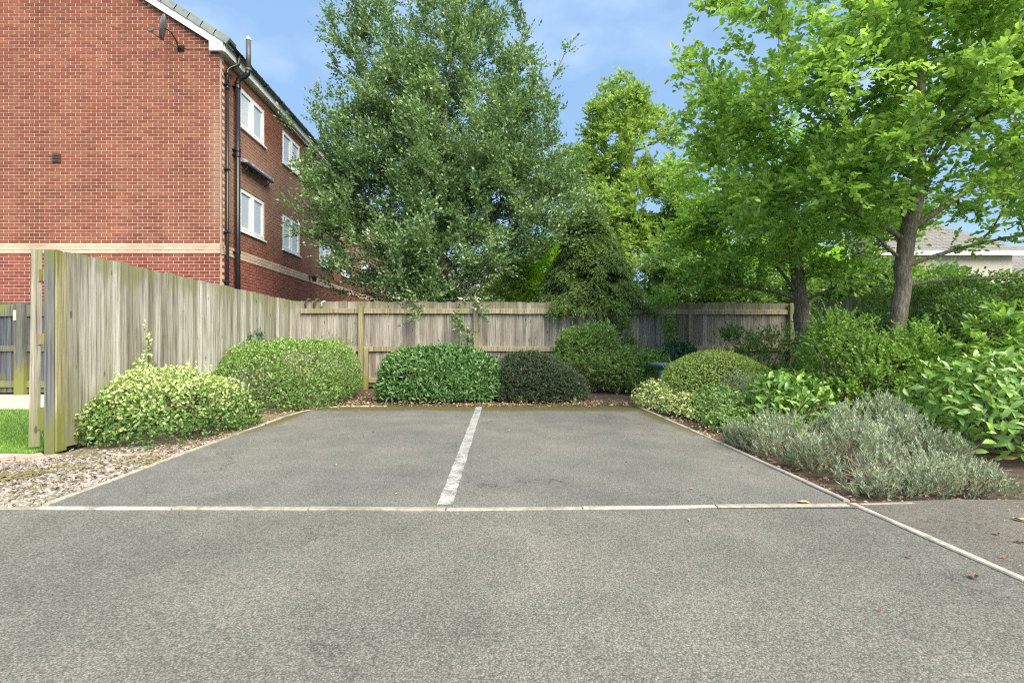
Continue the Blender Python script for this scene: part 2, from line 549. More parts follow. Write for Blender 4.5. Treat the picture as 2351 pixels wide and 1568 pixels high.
# foliage
M['lf_grey'] = leaf_mat('leaf_grey_green', [(0, (0.049, 0.112, 0.032)), (0.5, (0.105, 0.191, 0.066)), (0.85, (0.196, 0.289, 0.125)), (1, (0.349, 0.435, 0.235))], 0.38, 0.18)
M['lf_pear'] = leaf_mat('leaf_bright_green', [(0, (0.083, 0.175, 0.023)), (0.5, (0.173, 0.300, 0.038)), (0.85, (0.255, 0.418, 0.064)), (1, (0.391, 0.557, 0.127))], 0.36, 0.3, 0.5)
M['lf_yellow'] = leaf_mat('leaf_yellow_green', [(0, (0.079, 0.146, 0.026)), (0.5, (0.158, 0.255, 0.049)), (1, (0.338, 0.414, 0.114))], 0.5, 0.35)
M['lf_lime'] = leaf_mat('leaf_lime', [(0, (0.13, 0.24, 0.02)), (0.5, (0.24, 0.38, 0.04)), (1, (0.40, 0.50, 0.08))], 0.5, 0.4)
M['lf_mid'] = leaf_mat('leaf_mid_green', [(0, (0.048, 0.116, 0.020)), (0.5, (0.099, 0.196, 0.033)), (1, (0.212, 0.324, 0.076))], 0.36, 0.2, 0.5)
M['lf_conifer'] = leaf_mat('leaf_conifer', [(0, (0.040, 0.093, 0.017)), (0.5, (0.095, 0.166, 0.029)), (1, (0.215, 0.291, 0.055))], 0.6, 0.18)
M['lf_varieg'] = leaf_mat('leaf_variegated', [(0, (0.055, 0.128, 0.017)), (0.35, (0.119, 0.212, 0.033)), (0.6, (0.289, 0.357, 0.095)), (1, (0.510, 0.527, 0.237))], 0.34, 0.12, 0.5)
M['lf_hedge'] = leaf_mat('leaf_hedge', [(0, (0.052, 0.122, 0.017)), (0.5, (0.109, 0.209, 0.029)), (1, (0.252, 0.374, 0.068))], 0.38, 0.16, 0.5)
M['lf_dome'] = leaf_mat('leaf_dome', [(0, (0.128, 0.229, 0.030)), (0.5, (0.265, 0.397, 0.053)), (1, (0.529, 0.642, 0.120))], 0.42, 0.18, 0.45)
M['lf_laurel'] = leaf_mat('leaf_laurel', [(0, (0.035, 0.10, 0.016)), (0.5, (0.06, 0.155, 0.026)), (0.9, (0.10, 0.22, 0.045)), (1, (0.34, 0.26, 0.10))], 0.28, 0.06, 0.55)
M['lf_cherry'] = leaf_mat('leaf_cherry_laurel', [(0, (0.067, 0.157, 0.015)), (0.5, (0.127, 0.258, 0.026)), (0.93, (0.217, 0.369, 0.051)), (1, (0.379, 0.314, 0.055))], 0.28, 0.1, 0.55)
M['lf_cotone'] = leaf_mat('leaf_cotoneaster', [(0, (0.031, 0.050, 0.024)), (0.6, (0.060, 0.094, 0.043)), (0.93, (0.114, 0.156, 0.078)), (1, (0.240, 0.120, 0.060))], 0.45, 0.15)
M['lf_lav'] = leaf_mat('leaf_lavender', [(0, (0.097, 0.135, 0.070)), (0.5, (0.205, 0.254, 0.157)), (1, (0.432, 0.475, 0.367))], 0.55, 0.12)
M['lf_teal'] = leaf_mat('leaf_blue_green', [(0, (0.03, 0.085, 0.045)), (1, (0.085, 0.17, 0.09))], 0.45, 0.2)
M['lf_dead'] = leaf_mat('leaf_dead', [(0, (0.09, 0.05, 0.03)), (0.5, (0.22, 0.13, 0.07)), (1, (0.50, 0.38, 0.24))], 0.7, 0.15)
M['lf_grass'] = leaf_mat('grass_blade', [(0, (0.07, 0.17, 0.012)), (0.5, (0.13, 0.27, 0.02)), (1, (0.24, 0.40, 0.05))], 0.5, 0.3)
# ================================================================== ground
def sheet(name, pts, z, mat):
    me = bpy.data.meshes.new(name)
    me.from_pydata([(x, y, z) for x, y in pts], [], [tuple(range(len(pts)))])
    me.materials.append(mat)
    set_v(me, 0.5)
    return props(link(name, me), kind='structure')

KL, KR, KF, KB = -2.98, 2.42, 3.31, 8.36      # kerb lines: left, right, front, back of the bays
sheet('ground', [(-900, -60), (900, -60), (900, 1800), (-900, 1800)], -0.060, M['land'])
sheet('planting_soil', [(-9.0, 3.36), (12, 3.36), (12, 14.0), (-4.6, 14.0), (-4.6, 5.0), (-9.0, 5.0)], -0.034, M['soil'])
sheet('road', [(-14, -12), (KR + 0.02, -12), (KR + 0.02, KF), (-14, KF)], 0.0, M['road'])
sheet('parking_bay', [(KL, KF), (KR, KF), (KR, KB + 0.02), (1.4, KB + 0.03), (-1.9, KB + 0.02), (-2.5, KB), (-2.75, 8.22), (-2.92, 7.85), (KL, 7.3)], 0.004, M['bay'])
sheet('footpath', [(KR + 0.05, -12), (14, -12), (14, 3.40), (4.1, 3.47), (3.2, 3.50), (KR + 0.05, 3.42)], 0.002, M['path'])
sheet('lawn', [(-30, 4.98), (-4.5, 4.98), (-4.5, 8.15), (-30, 8.15)], -0.014, M['lawn_soil'])
sheet('garden_path', [(-30, 8.15), (-4.5, 8.15), (-4.5, 10.45), (-30, 10.45)], -0.010, M['slab'])
sheet('yard', [(-30, 10.45), (-4.6, 10.45), (-4.6, 40), (-30, 40)], -0.022, M['soil'])

# painted line between the two bays
def worn_line():
    mb = MB()
    x0, x1, y0, y1 = -0.325, -0.215, KF + 0.06, 8.33
    n = 60
    rnd = random.Random(3)
    vs = []
    for i in range(n + 1):
        t = i / n
        y = y0 + (y1 - y0) * t
        cx = -0.315 + 0.10 * t
        vs += [(cx - 0.052 + rnd.uniform(-.004, .004), y, 0.008), (cx + 0.052 + rnd.uniform(-.004, .004), y, 0.008)]
    mb.add(vs, [(2 * i, 2 * i + 1, 2 * i + 3, 2 * i + 2) for i in range(n)])
    return mb.build('bay_line', M['paint'])
props(worn_line(), 'worn white painted line dividing the two parking bays', 'road marking')

# concrete edging: each length is its own piece
def edging(name, label, pts, step, wd, z0, z1, jitter=0.004, seed=1):
    rnd = random.Random(seed)
    root = bpy.data.objects.new(name, None)
    COL.objects.link(root)
    root.location = (pts[0][0], pts[0][1], 0)
    props(root, label, 'kerb')
    for a, b in zip(pts[:-1], pts[1:]):
        a, b = Vector((a[0], a[1], 0)), Vector((b[0], b[1], 0))
        L = (b - a).length
        k = max(1, round(L / step))
        d = (b - a) / k
        u = d.normalized()
        s = Vector((-u.y, u.x, 0))
        for i in range(k):
            p, q = a + d * i + u * 0.004, a + d * (i + 1) - u * 0.004
            p = p + s * rnd.uniform(-jitter, jitter); q = q + s * rnd.uniform(-jitter, jitter)
            top = z1 + rnd.uniform(-.003, .003)
            m = 8
            vs = []
            for j in range(m + 1):
                c = p.lerp(q, j / m)
                e1, e2 = rnd.uniform(-.003, .003), rnd.uniform(-.003, .003)
                ch = 0.006
                for sx, zz in ((-wd / 2, z0), (-wd / 2 + e1, top - ch), (-wd / 2 + ch + e1, top), (wd / 2 - ch + e2, top), (wd / 2 + e2, top - ch), (wd / 2, z0)):
                    r = c + s * sx
                    vs.append((r.x, r.y, zz))
            fs = [(j * 6 + t, j * 6 + t + 1, (j + 1) * 6 + t + 1, (j + 1) * 6 + t) for j in range(m) for t in range(5)]
            fs += [tuple(range(6)), tuple(range(m * 6, m * 6 + 6))[::-1]]
            me = bpy.data.meshes.new('edging_stone')
            me.from_pydata([(x - root.location.x, y - root.location.y, z) for x, y, z in vs], [], fs)
            set_v(me, rnd.random())
            me.materials.append(M['concrete'])
            o = bpy.data.objects.new('edging_stone', me)
            COL.objects.link(o)
            o.parent = root
    return root
edging('kerb', 'long flush concrete edging strip crossing the front of both bays', [(-3.6, 3.30), (-2.98, 3.315), (-0.3, 3.285), (2.37, 3.372)], 1.0, 0.052, -0.1, 0.010, seed=2)
edging('kerb', 'pale concrete edging between the left bay and the gravel', [(-2.98, 3.36), (-2.985, 5.5), (-2.985, 7.3), (-2.93, 7.85), (-2.75, 8.24), (-2.5, 8.39), (-1.75, 8.40)], 0.9, 0.045, -0.1, 0.016, seed=4)
edging('kerb', 'concrete edging along the right bay beside the planted bed', [(2.42, 3.44), (2.44, 5.4), (2.43, 7.3), (2.42, 8.36)], 0.9, 0.045, -0.1, 0.016, seed=5)
edging('kerb', 'chipped concrete edging running towards the viewer beside the footpath', [(2.475, -1.0), (2.46, 1.2), (2.42, 3.40)], 0.9, 0.050, -0.1, 0.012, jitter=0.007, seed=6)
edging('kerb', 'short concrete edging between footpath and lavender', [(2.47, 3.395), (2.86, 3.42)], 0.5, 0.04, -0.1, 0.005, seed=8)

# block pavers + pale slab at the left edge
def slabs():
    root = bpy.data.objects.new('garden_slab', None); COL.objects.link(root)
    props(root, 'pale concrete slab path end at the left edge beside the lawn', 'paving')
    root.location = (-5, 4.6, 0)
    pts = [(-6.5, 4.30), (-5.05, 4.30), (-4.52, 4.90), (-6.5, 4.96)]
    mb = MB(); mb.prism([(x, y, -0.05) for x, y in pts], (0, 0, 0.055)); mb.build('slab', M['slab'], root)
    pts = [(-9.5, 4.30), (-6.51, 4.30), (-6.51, 4.96), (-9.5, 4.96)]
    mb = MB(); mb.prism([(x, y, -0.05) for x, y in pts], (0, 0, 0.053)); mb.build('slab', M['slab'], root)
slabs()
def pavers():
    rnd = random.Random(5)
    root = bpy.data.objects.new('paver_strip', None); COL.objects.link(root)
    root.location = (-4.4, 4.5, 0)
    props(root, 'strip of brown block pavers half buried in gravel at left', 'paving')
    # rows follow the edge of the slab
    a0 = Vector((-5.02, 4.26, 0)); u = Vector((0.66, 0.75, 0)).normalized(); s = Vector((u.y, -u.x, 0))
    for r in range(3):
        for i in range(-8, 5):
            c = a0 + u * (i * 0.205 + (0.1 if r % 2 else 0)) + s * (0.07 + r * 0.125)
            if c.y > 4.93 or c.y < 3.42: continue
            hl, hw = 0.098, 0.059
            z = 0.006 + rnd.uniform(-.005, .004) - r * 0.004
            mt = Matrix.Translation(c) @ Matrix.Rotation(math.atan2(u.y, u.x), 4, 'Z') @ Matrix.Rotation(rnd.uniform(-.02, .02), 4, 'X')
            mb = MB(); mb.box(-hl, hl, -hw, hw, -0.05, z, rnd.random(), mt)
            smooth_bevel(mb.build('paver', M['paver'], root), 0.006)
    # the thin row sunk in the gravel
    for cx_, cy_, an_ in ((-3.52, 4.84, 0.03), (-3.31, 4.85, 0.02), (-3.12, 4.85, 0.03), (-3.09, 3.86, 1.5), (-3.09, 4.07, 1.53)):
        c = Vector((cx_, cy_, 0))
        mt = Matrix.Translation(c) @ Matrix.Rotation(an_, 4, 'Z')
        mb = MB(); mb.box(-0.098, 0.098, -0.03, 0.03, -0.05, 0.012 + rnd.uniform(-.004, .003), rnd.random(), mt)
        smooth_bevel(mb.build('paver', M['paver'], root), 0.005)
pavers()

# ================================================================== brick house
XC, YF = -5.97, 11.05
PITCH = 0.632
def wall_top(x): return 7.50 + PITCH * (-6.0 - x) if x > -10.98 else 7.50 + PITCH * (-6.0 + 10.98) - PITCH * (-10.98 - x)
wins = []     # side wall openings: (y0, y1, z0, z1)
for y0, y1 in ((11.92, 13.24), (14.37, 15.67), (17.44, 18.75), (19.96, 21.25), (23.1, 24.4), (25.7, 27.0)):
    for z0, z1 in ((6.16, 7.12), (3.70, 4.74)):
        wins.append((y0, y1, z0, z1))
for y0, y1 in ((14.37, 15.67), (19.96, 21.25)):
    wins.append((y0, y1, 1.15, 2.15))
house = empty('brick_house', (XC, YF, 0), 'large red brick house with buff band, white bargeboard and gable facing the parking bays', 'house')
YE = 29.0
def build_house():
    rnd = random.Random(21)
    # core walls carry the mortar colour
    mb = MB()
    pts = [(-16, YF, -0.1), (XC - 0.0, YF, -0.1), (XC - 0.0, YF, wall_top(XC)), (-10.98, YF, wall_top(-10.98)), (-16, YF, wall_top(-16))]
    mb.prism(pts, (0, 0.3, 0))
    ys = sorted({YF + 0.3, YE} | {q for w_ in wins for q in w_[:2]})
    zs = sorted({-0.1, 7.46} | {q for w_ in wins for q in w_[2:]})
    for a, b in zip(ys[:-1], ys[1:]):
        for c, d in zip(zs[:-1], zs[1:]):
            ym, zm = (a + b) / 2, (c + d) / 2
            if any(w_[0] < ym < w_[1] and w_[2] < zm < w_[3] for w_ in wins): continue
            mb.box(XC - 0.3, XC, a, b, c, d)
    mb.box(-16, XC - 0.31, YE, YE + 0.3, -0.1, 7.4)
    mb.box(-16.3, -16.001, YF, YE, -0.1, 7.4)
    mb.build('wall', M['mortar'], house)
    mb = MB(); mb.box(-15.9, XC + 0.014, YF - 0.014, YF + 0.001, 3.0, 3.222); mb.box(XC + 0.0005, XC + 0.014, YF + 0.0015, YE, 3.0, 3.222)
    mb.build('band_backing', M['buffmortar'], house)
    # bricks
    P = 0.225; C = 0.075; BH = 0.0585; BL = 0.2085
    listed = []
    for i in range(0, 150):
        z0 = i * C + 0.008
        zc = z0 + BH / 2
        kind = 'buff' if 40 <= i <= 42 else ('brick_low' if i < 40 else 'brick')
        pr = 0.020 if kind == 'buff' else 0.008
        # gable
        off = (P / 2) if i % 2 else 0
        k = 0
        x1 = XC + pr
        first = True
        while x1 > -16:
            ln = (P - 0.1125 if (i % 2 and first) else P)
            x0 = x1 - ln + 0.0165
            if first and i % 2: x0 = x1 - 0.10
            if zc > wall_top(x0) - 0.03: 
                pass
            else:
                listed.append(('g', (x0 + x1) / 2, zc, x1 - x0, kind, pr))
            x1 = x0 - 0.0165
            first = False
        # side
        if zc < 7.42:
            y0 = YF + (0.0165 + 0.10 if not i % 2 else 0.2085 + 0.0)
            while y0 < YE:
                y1 = y0 + BL
                segs = [(y0, y1)]
                for w_ in wins:
                    if w_[2] - 0.01 < zc < w_[3] + 0.01:
                        ns = []
                        for s0, s1 in segs:
                            if s1 <= w_[0] or s0 >= w_[1]: ns.append((s0, s1)); continue
                            if s0 < w_[0] - 0.02: ns.append((s0, w_[0]))
                            if s1 > w_[1] + 0.02: ns.append((w_[1], s1))
                        segs = ns
                for s0, s1 in segs:
                    listed.append(('s', (s0 + s1) / 2, zc, s1 - s0, kind, pr))
                y0 = y1 + 0.0165
    # the nearest 300 in view become parts of their own, the rest one joined part per colour
    def near(e):
        x, y = (e[1], YF) if e[0] == 'g' else (XC, e[1])
        return x * x + y * y + (e[2] - CAMH) ** 2
    vis = [e for e in listed if e[0] == 'g' and e[2] > 2.25 and abs(e[3] - BL) < 0.02]
    vis.sort(key=near)
    single = set(id(e) for e in vis[:300])
    shared = {}
    rest = {'brick': MB(), 'brick_low': MB(), 'buff': MB()}
    for e in listed:
        v = rnd.random()
        jut = rnd.uniform(-.0015, .0015)
        if id(e) in single:
            q = (e[4], int(v * 8))
            if q not in shared:
                mb = MB()
                mb.box(-BL / 2, BL / 2, -0.02, 0, -BH / 2, BH / 2, (q[1] + 0.5) / 8)
                shared[q] = mb.mesh('brick', M[e[4]])
            o = bpy.data.objects.new('brick', shared[q])
            COL.objects.link(o)
            o.parent = house
            o.location = (e[1] - XC, -e[5] - jut + 0.012, e[2])
            # box front face sits at y = -0.02 + 0.012 - pr
            o.location.y = 0.02 - e[5] - jut
        else:
            mb = rest[e[4]]
            if e[0] == 'g':
                mb.box(e[1] - e[3] / 2, e[1] + e[3] / 2, YF - e[5] - jut, YF + 0.004, e[2] - BH / 2, e[2] + BH / 2, v)
            else:
                mb.box(XC - 0.004, XC + e[5] + jut, e[1] - e[3] / 2, e[1] + e[3] / 2, e[2] - BH / 2, e[2] + BH / 2, v)
    for k, nm in (('brick', 'bricks_upper'), ('brick_low', 'bricks_lower'), ('buff', 'buff_band')):
        o = rest[k].build('brickwork', M[k], house)
        o['kind'] = 'stuff'
        o['label'] = {'brick': 'orange red brick courses above the buff band', 'brick_low': 'darker red brick courses below the buff band', 'buff': 'buff brick string band around the house'}[k]
    # airbrick vent
    mb = MB(); mb.box(-9.60, -9.42, YF - 0.03, YF + 0.01, 4.98, 5.17)
    vnt = mb.build('vent', M['vent'], house)
    mb = MB()
    for j in range(5): mb.box(-9.585, -9.435, YF - 0.042, YF - 0.0305, 4.995 + j * 0.034, 5.012 + j * 0.034)
    mb.build('louvre', M['vent'], vnt)
    # windows
    for idx, (y0, y1, z0, z1) in enumerate(wins):
        mb = MB()
        xf, xb = XC - 0.012, XC - 0.09
        fr = 0.065
        mb.box(xb, xf, y0, y1, z0, z0 + fr); mb.box(xb, xf, y0, y1, z1 - fr, z1)
        mb.box(xb, xf, y0, y0 + fr, z0 + fr, z1 - fr); mb.box(xb, xf, y1 - fr, y1, z0 + fr, z1 - fr)
        ym = y0 + (y1 - y0) * 0.5
        mb.box(xb, xf, ym - 0.045, ym + 0.045, z0 + fr, z1 - fr)
        win = mb.build('window', M['white'], house)
        for a, b in ((y0 + fr, ym - 0.045), (ym + 0.045, y1 - fr)):
            ms = MB(); xs = xf + 0.012
            t = 0.045
            ms.box(xf - 0.04, xs, a, b, z0 + fr, z0 + fr + t); ms.box(xf - 0.04, xs, a, b, z1 - fr - t, z1 - fr)
            ms.box(xf - 0.04, xs, a, a + t, z0 + fr + t, z1 - fr - t); ms.box(xf - 0.04, xs, b - t, b, z0 + fr + t, z1 - fr - t)
            ms.build('sash', M['white'], win)
            mp_ = MB(); mp_.box(xf - 0.035, xf - 0.02, a + t, b - t, z0 + fr + t, z1 - fr - t)
            mp_.build('pane', M['blind'] if (idx == 0 and a < ym) else M['pane'], win)
        msl = MB(); msl.box(XC - 0.09, XC + 0.055, y0 - 0.04, y1 + 0.04, z0 - 0.035, z0 - 0.0005)
        msl.build('sill', M['white'], win)
    # roof: sloping deck on both sides
    zr = wall_top(-10.98) + 0.17
    yv = YF - 0.10
    mb = MB()
    def slope_pts(xa, xb_, lift):   # x eave -> ridge
        return
    ex = -5.80
    ze = wall_top(-6.0) - PITCH * (ex + 6.0) * 1.0 + 0.19
    mb.prism([(ex, yv + 0.06, ze), (-10.98, yv + 0.06, ze + PITCH * (10.98 + ex)), (-10.98, yv + 0.06, ze + PITCH * (10.98 + ex) + 0.05), (ex, yv + 0.06, ze + 0.05)], (0, YE - yv + 0.3, 0))
    mb.prism([(-16.2, yv + 0.06, ze), (-10.98, yv + 0.06, ze + PITCH * (10.98 + ex)), (-10.98, yv + 0.06, ze + PITCH * (10.98 + ex) + 0.05), (-16.2, yv + 0.06, ze + 0.05)][::-1], (0, YE - yv + 0.3, 0))
    mb.build('roof', M['slate'], house)
    # courses of tiles on the slope facing the photograph's right
    a = math.atan(PITCH)
    ux, uz = -cos(a), sin(a)
    gauge = 0.335
    tiles = MB()
    ncourse = int((10.98 + ex) / cos(a) / gauge)
    for c in range(ncourse):
        for k in range(int((YE - YF) / 0.33)):
            y0 = yv + 0.30 + k * 0.33
            bx, bz = ex + 0.05 + ux * c * gauge, ze + 0.055 - PITCH * 0.05 + uz * c * gauge
            mt = Matrix.Translation((bx, y0, bz)) @ Matrix.Rotation(a, 4, 'Y').inverted().inverted() 
            # local x goes up the slope
            R = Matrix(((ux, 0, -uz if False else uz, 0), (0, 1, 0, 0), (uz, 0, -ux, 0), (0, 0, 0, 1)))
            T = Matrix.Translation((bx, y0, bz)) @ R
            tiles.box(0, gauge + 0.05, 0.004, 0.326, 0.012, 0.040, rnd.random(), T)
            if c == 0 or c % 1 == 0: tiles.box(0, gauge, 0.004, 0.05, 0.040, 0.062, rnd.random(), T)
    o = tiles.build('roof_tile', M['slate'], house); o['kind'] = 'stuff'
    # verge units seen over the bargeboard, both slopes
    for sgn in (0, 1):
        for c in range(ncourse + 1):
            R = Matrix(((ux, 0, uz, 0), (0, 1, 0, 0), (uz, 0, -ux, 0), (0, 0, 0, 1)))
            T = Matrix.Translation((ex + 0.06 + ux * c * gauge, yv - 0.025, ze + 0.02 - PITCH * 0.06 + uz * c * gauge)) @ R
            if sgn:
                S = Matrix.Translation((-10.98, 0, 0)) @ Matrix.Scale(-1, 4, (1, 0, 0)) @ Matrix.Translation((10.98, 0, 0))
                T = S @ T
            mb = MB()
            Rt = T @ Matrix.Rotation(-0.04, 4, 'Y')
            mb.box(0, gauge + 0.02, 0, 0.30, -0.03, 0.115, rnd.random(), Rt)
            mb.box(gauge * 0.45, gauge * 0.55, -0.003, 0.0005, 0.07, 0.112, 1.0, Rt)
            o = mb.build('verge_tile', M['slate'], house)
    # bargeboard with boxed end
    for sgn in (1, -1):
        f = (lambda x: x) if sgn == 1 else (lambda x: -21.96 - x)
        mb = MB()
        zb = lambda x: 7.585 + PITCH * (-6.12 - x)
        pts = [(-5.835, yv, 7.385), (-6.14, yv, 7.385), (-6.14, yv, zb(-6.14) - 0.0), (-10.98, yv, zb(-10.98)), (-10.98, yv, zb(-10.98) + 0.185), (-6.0, yv, zb(-6.0) + 0.185), (-5.835, yv, zb(-5.835) + 0.165)]
        pts = [(f(x), y, z) for x, y, z in pts]
        mb.prism(pts if sgn == 1 else pts[::-1], (0, 0.045, 0))
        mb.build('bargeboard', M['white'], house)
    # soffit, fascia, gutter along the side wall
    mb = MB(); mb.box(XC + 0.0, -5.835, yv + 0.046, YE, 7.385, 7.397)
    mb.box(XC + 0.002, XC + 0.03, yv + 0.16, YE, 7.36, 7.3845)
    mb.box(-5.92, -5.905, yv + 0.16, YE, 7.37, 7.3845)
    mb.build('soffit', M['soffit'], house)
    mb = MB(); mb.box(-5.834, -5.815, yv + 0.046, YE, 7.385, 7.60); mb.build('fascia', M['white'], house)
    mb = MB()
    n = 8; r = 0.056; cx, cz = -5.755, 7.60
    vs = []; ysg = [yv + 0.02, YE]
    for y in ysg:
        for k in range(n + 1):
            an = pi + pi * k / n
            vs.append((cx + r * cos(an), y, cz + r * sin(an)))
        for k in range(n + 1):
            an = 2 * pi - pi * k / n
            vs.append((cx + (r - .005) * cos(an), y, cz + (r - .005) * sin(an)))
    m2 = 2 * (n + 1)
    mb.add(vs, [(k, (k + 1) % m2, (k + 1) % m2 + m2, k + m2) for k in range(m2)] + [tuple(range(m2))[::-1], tuple(range(m2, 2 * m2))])
    mb.box(cx - r, cx + r, yv + 0.012, yv + 0.02, cz - r, cz)
    y = YF + 0.9
    while y < YE:
        mb.box(cx - r - .006, cx + r + .006, y, y + 0.03, cz - r - .006, cz + 0.012); y += 0.9
    mb.build('gutter', M['black'], house)
build_house()

def downpipe():
    p = empty('downpipe', (-5.9, 11.27, 0), 'slim black rainwater downpipe nearest the corner of the brick house', 'drainpipe')
    X, Y = -5.905, 11.27
    mb = MB(); mb.tube([(X, Y, 0.02), (X, Y, 6.72)], 0.034, 12); mb.build('pipe', M['black'], p, True)
    mb = MB()
    mb.tube([(X, Y, 6.70), (X, Y, 7.05), (X, Y + 0.015, 7.14), (X + 0.05, Y + 0.05, 7.21), (X + 0.13, Y + 0.12, 7.29), (-5.755, Y + 0.19, 7.35), (-5.755, Y + 0.2, 7.43), (-5.755, Y + 0.2, 7.57)], 0.036, 12)
    mb.tube([(X, Y, 6.68), (X, Y, 6.80)], 0.041, 12)
    mb.build('swan_neck', M['black'], p, True)
    for z in (6.78, 7.02, 4.9, 3.5, 2.4, 1.0):
        mb = MB()
        mb.box(XC + 0.01, X + 0.045, Y - 0.06, Y + 0.06, z, z + 0.025)
        mb.tube([(X, Y, z - 0.01), (X, Y, z + 0.035)], 0.043, 12)
        mb.build('bracket', M['black'], p)
    s = empty('soil_pipe', (-5.86, 11.65, 0), 'thick black soil pipe with grey vent stack rising above the gutter', 'drainpipe')
    X, Y = -5.865, 11.65
    mb = MB(); mb.tube([(X, Y, 0.02), (X, Y, 6.95)], 0.056, 16); mb.build('pipe', M['black'], s, True)
    mb = MB()
    mb.tube([(X, Y, 6.93), (X, Y, 7.03), (X + 0.02, Y, 7.10), (X + 0.09, Y, 7.15), (X + 0.16, Y, 7.18), (X + 0.22, Y, 7.24), (X + 0.245, Y, 7.33)], 0.060, 16)
    mb.build('bend', M['black'], s, True)
    XV = X + 0.245
    mb = MB(); mb.tube([(XV, Y, 7.30), (XV, Y, 8.02)], 0.055, 16); mb.tube([(XV, Y, 7.30), (XV, Y, 7.36)], 0.066, 16)
    mb.build('vent_stack', M['greypipe'], s, True)
    mb = MB(); mb.tube([(XV, Y, 8.02), (XV, Y, 8.04)], 0.062, 16)
    for k in range(8):
        a = k * pi / 4
        mb.tube([(XV + 0.05 * cos(a), Y + 0.05 * sin(a), 8.04), (XV + 0.03 * cos(a), Y + 0.03 * sin(a), 8.09), (XV, Y, 8.115)], 0.004, 5)
    mb.build('bird_guard', M['white'], s)
    for z in (6.90, 5.45, 5.33, 3.1, 2.0, 0.8):
        mb = MB(); mb.tube([(X, Y, z), (X, Y, z + 0.07)], 0.066, 16); mb.box(XC + 0.01, X, Y - 0.075, Y + 0.075, z + 0.02, z + 0.045); mb.build('collar', M['black'], s)
downpipe()

def ledge():
    r = empty('wall_ledge', (XC, 12.6, 5.4), 'narrow weathered grey canopy ledge on the side wall between two windows', 'canopy')
    mb = MB()
    pts = [(XC + 0.012, 11.93, 5.44), (XC + 0.20, 11.93, 5.36), (XC + 0.20, 11.93, 5.30), (XC + 0.012, 11.93, 5.33)]
    mb.prism(pts, (0, 1.42, 0)); mb.build('ledge_top', M['ledge'], r)
    mb = MB(); mb.box(XC + 0.14, XC + 0.215, 11.93, 13.36, 5.25, 5.298); mb.build('front_bar', M['black'], r)
    for y in (12.02, 13.2):
        mb = MB(); mb.tube([(XC + 0.01, y, 5.10), (XC + 0.12, y, 5.18), (XC + 0.17, y, 5.26)], 0.012, 6); mb.build('bracket', M['galv'] if y < 13 else M['black'], r)
    mb = MB(); mb.tube([(XC + 0.02, 12.0, 5.16), (XC + 0.10, 12.3, 5.15), (XC + 0.10, 12.4, 5.21), (XC + 0.16, 12.7, 5.20)], 0.010, 6); mb.build('arm', M['galv'], r)
ledge()

def satellite():
    c = at(380, 66, 10.75)
    r = empty('satellite_dish', tuple(c), 'grey satellite dish seen edge-on under the bargeboard', 'satellite dish')
    # dish faces left and slightly towards the viewer
    R = Matrix.Translation(c) @ Matrix.Rotation(radians(-97), 4, 'Z') @ Matrix.Rotation(radians(-84), 4, 'Y').inverted()
    ax = Vector((-0.90, -0.38, 0.17)).normalized()
    up = (Vector((0, 0, 1)) - ax * ax.z).normalized(); sd_ = ax.cross(up)
    mb = MB(); n = 28; rings = 6
    vs = []
    for side in (0, 1):
        for i in range(rings + 1):
            t = i / rings
            for k in range(n):
                a = 2 * pi * k / n
                p = c + up * (0.27 * t * cos(a)) + sd_ * (0.24 * t * sin(a)) + ax * (0.055 * t * t - (0.004 if side else 0))
                vs.append(p)
    fs = []
    for side in (0, 1):
        b = side * (rings + 1) * n
        for i in range(rings):
            for k in range(n):
                q = (b + i * n + k, b + i * n + (k + 1) % n, b + (i + 1) * n + (k + 1) % n, b + (i + 1) * n + k)
                fs.append(q if side == 0 else q[::-1])
    e = rings * n
    for k in range(n):
        fs.append((e + k, e + (k + 1) % n, e + (k + 1) % n + (rings + 1) * n, e + k + (rings + 1) * n))
    mb.add(vs, fs); mb.build('dish', M['dish'], r, True)
    low = c - up * 0.25
    lnb = at(345, 72, 10.55)
    mb = MB(); mb.tube([low - ax * 0.02, low + ax * 0.05, lnb + Vector((0.03, 0, -0.03))], 0.010, 6); mb.build('arm', M['black'], r)
    mb = MB(); mb.tube([lnb + Vector((0.045, 0, 0.01)), lnb, lnb - Vector((0.045, 0, -0.01))], [0.030, 0.026, 0.020], 10)
    mb.tube([lnb + Vector((0.03, 0, 0.0)), lnb + Vector((0.06, 0, 0.045))], 0.022, 8); mb.build('lnb', M['dish'], r)
    w_ = Vector((-6.95, YF, c.z - 0.27))
    mb = MB(); mb.tube([c - ax * 0.01, c - ax * 0.09 + Vector((0, 0.02, -0.03)), c - ax * 0.14 + Vector((0, 0.12, -0.15)), c - ax * 0.15 + Vector((0, 0.16, -0.24))], 0.018, 8)
    q = c - ax * 0.15 + Vector((0, 0.16, -0.24))
    mb.tube([q, Vector((q.x + 0.03, YF - 0.01, q.z))], 0.030, 8); mb.box(q.x - 0.05, q.x + 0.09, YF - 0.03, YF - 0.009, q.z - 0.06, q.z + 0.06)
    mb.build('wall_bracket', M['black'], r)
    # cable down to the corner
    D = YF - 0.02
    path = [q + Vector((-0.06, 0.0, 0)), at(414, 108, D), at(432, 114, D), at(485, 114, D), at(499, 122, D), at(500, 148, D), at(506, 158, D)]
    mb = MB(); mb.tube([lnb, lnb + Vector((0.1, 0.02, -0.08)), low + Vector((0, 0.03, -0.02)), *path], 0.006, 5)
    mb.tube([(XC + 0.02, 11.12, 7.0), (XC + 0.02, 11.13, 5.0), (XC + 0.03, 11.13, 3.3), (XC + 0.05, 11.18, 3.0), (XC + 0.02, 11.2, 2.9)], 0.006, 5)
    mb.build('cable', M['cable'], r)
satellite()

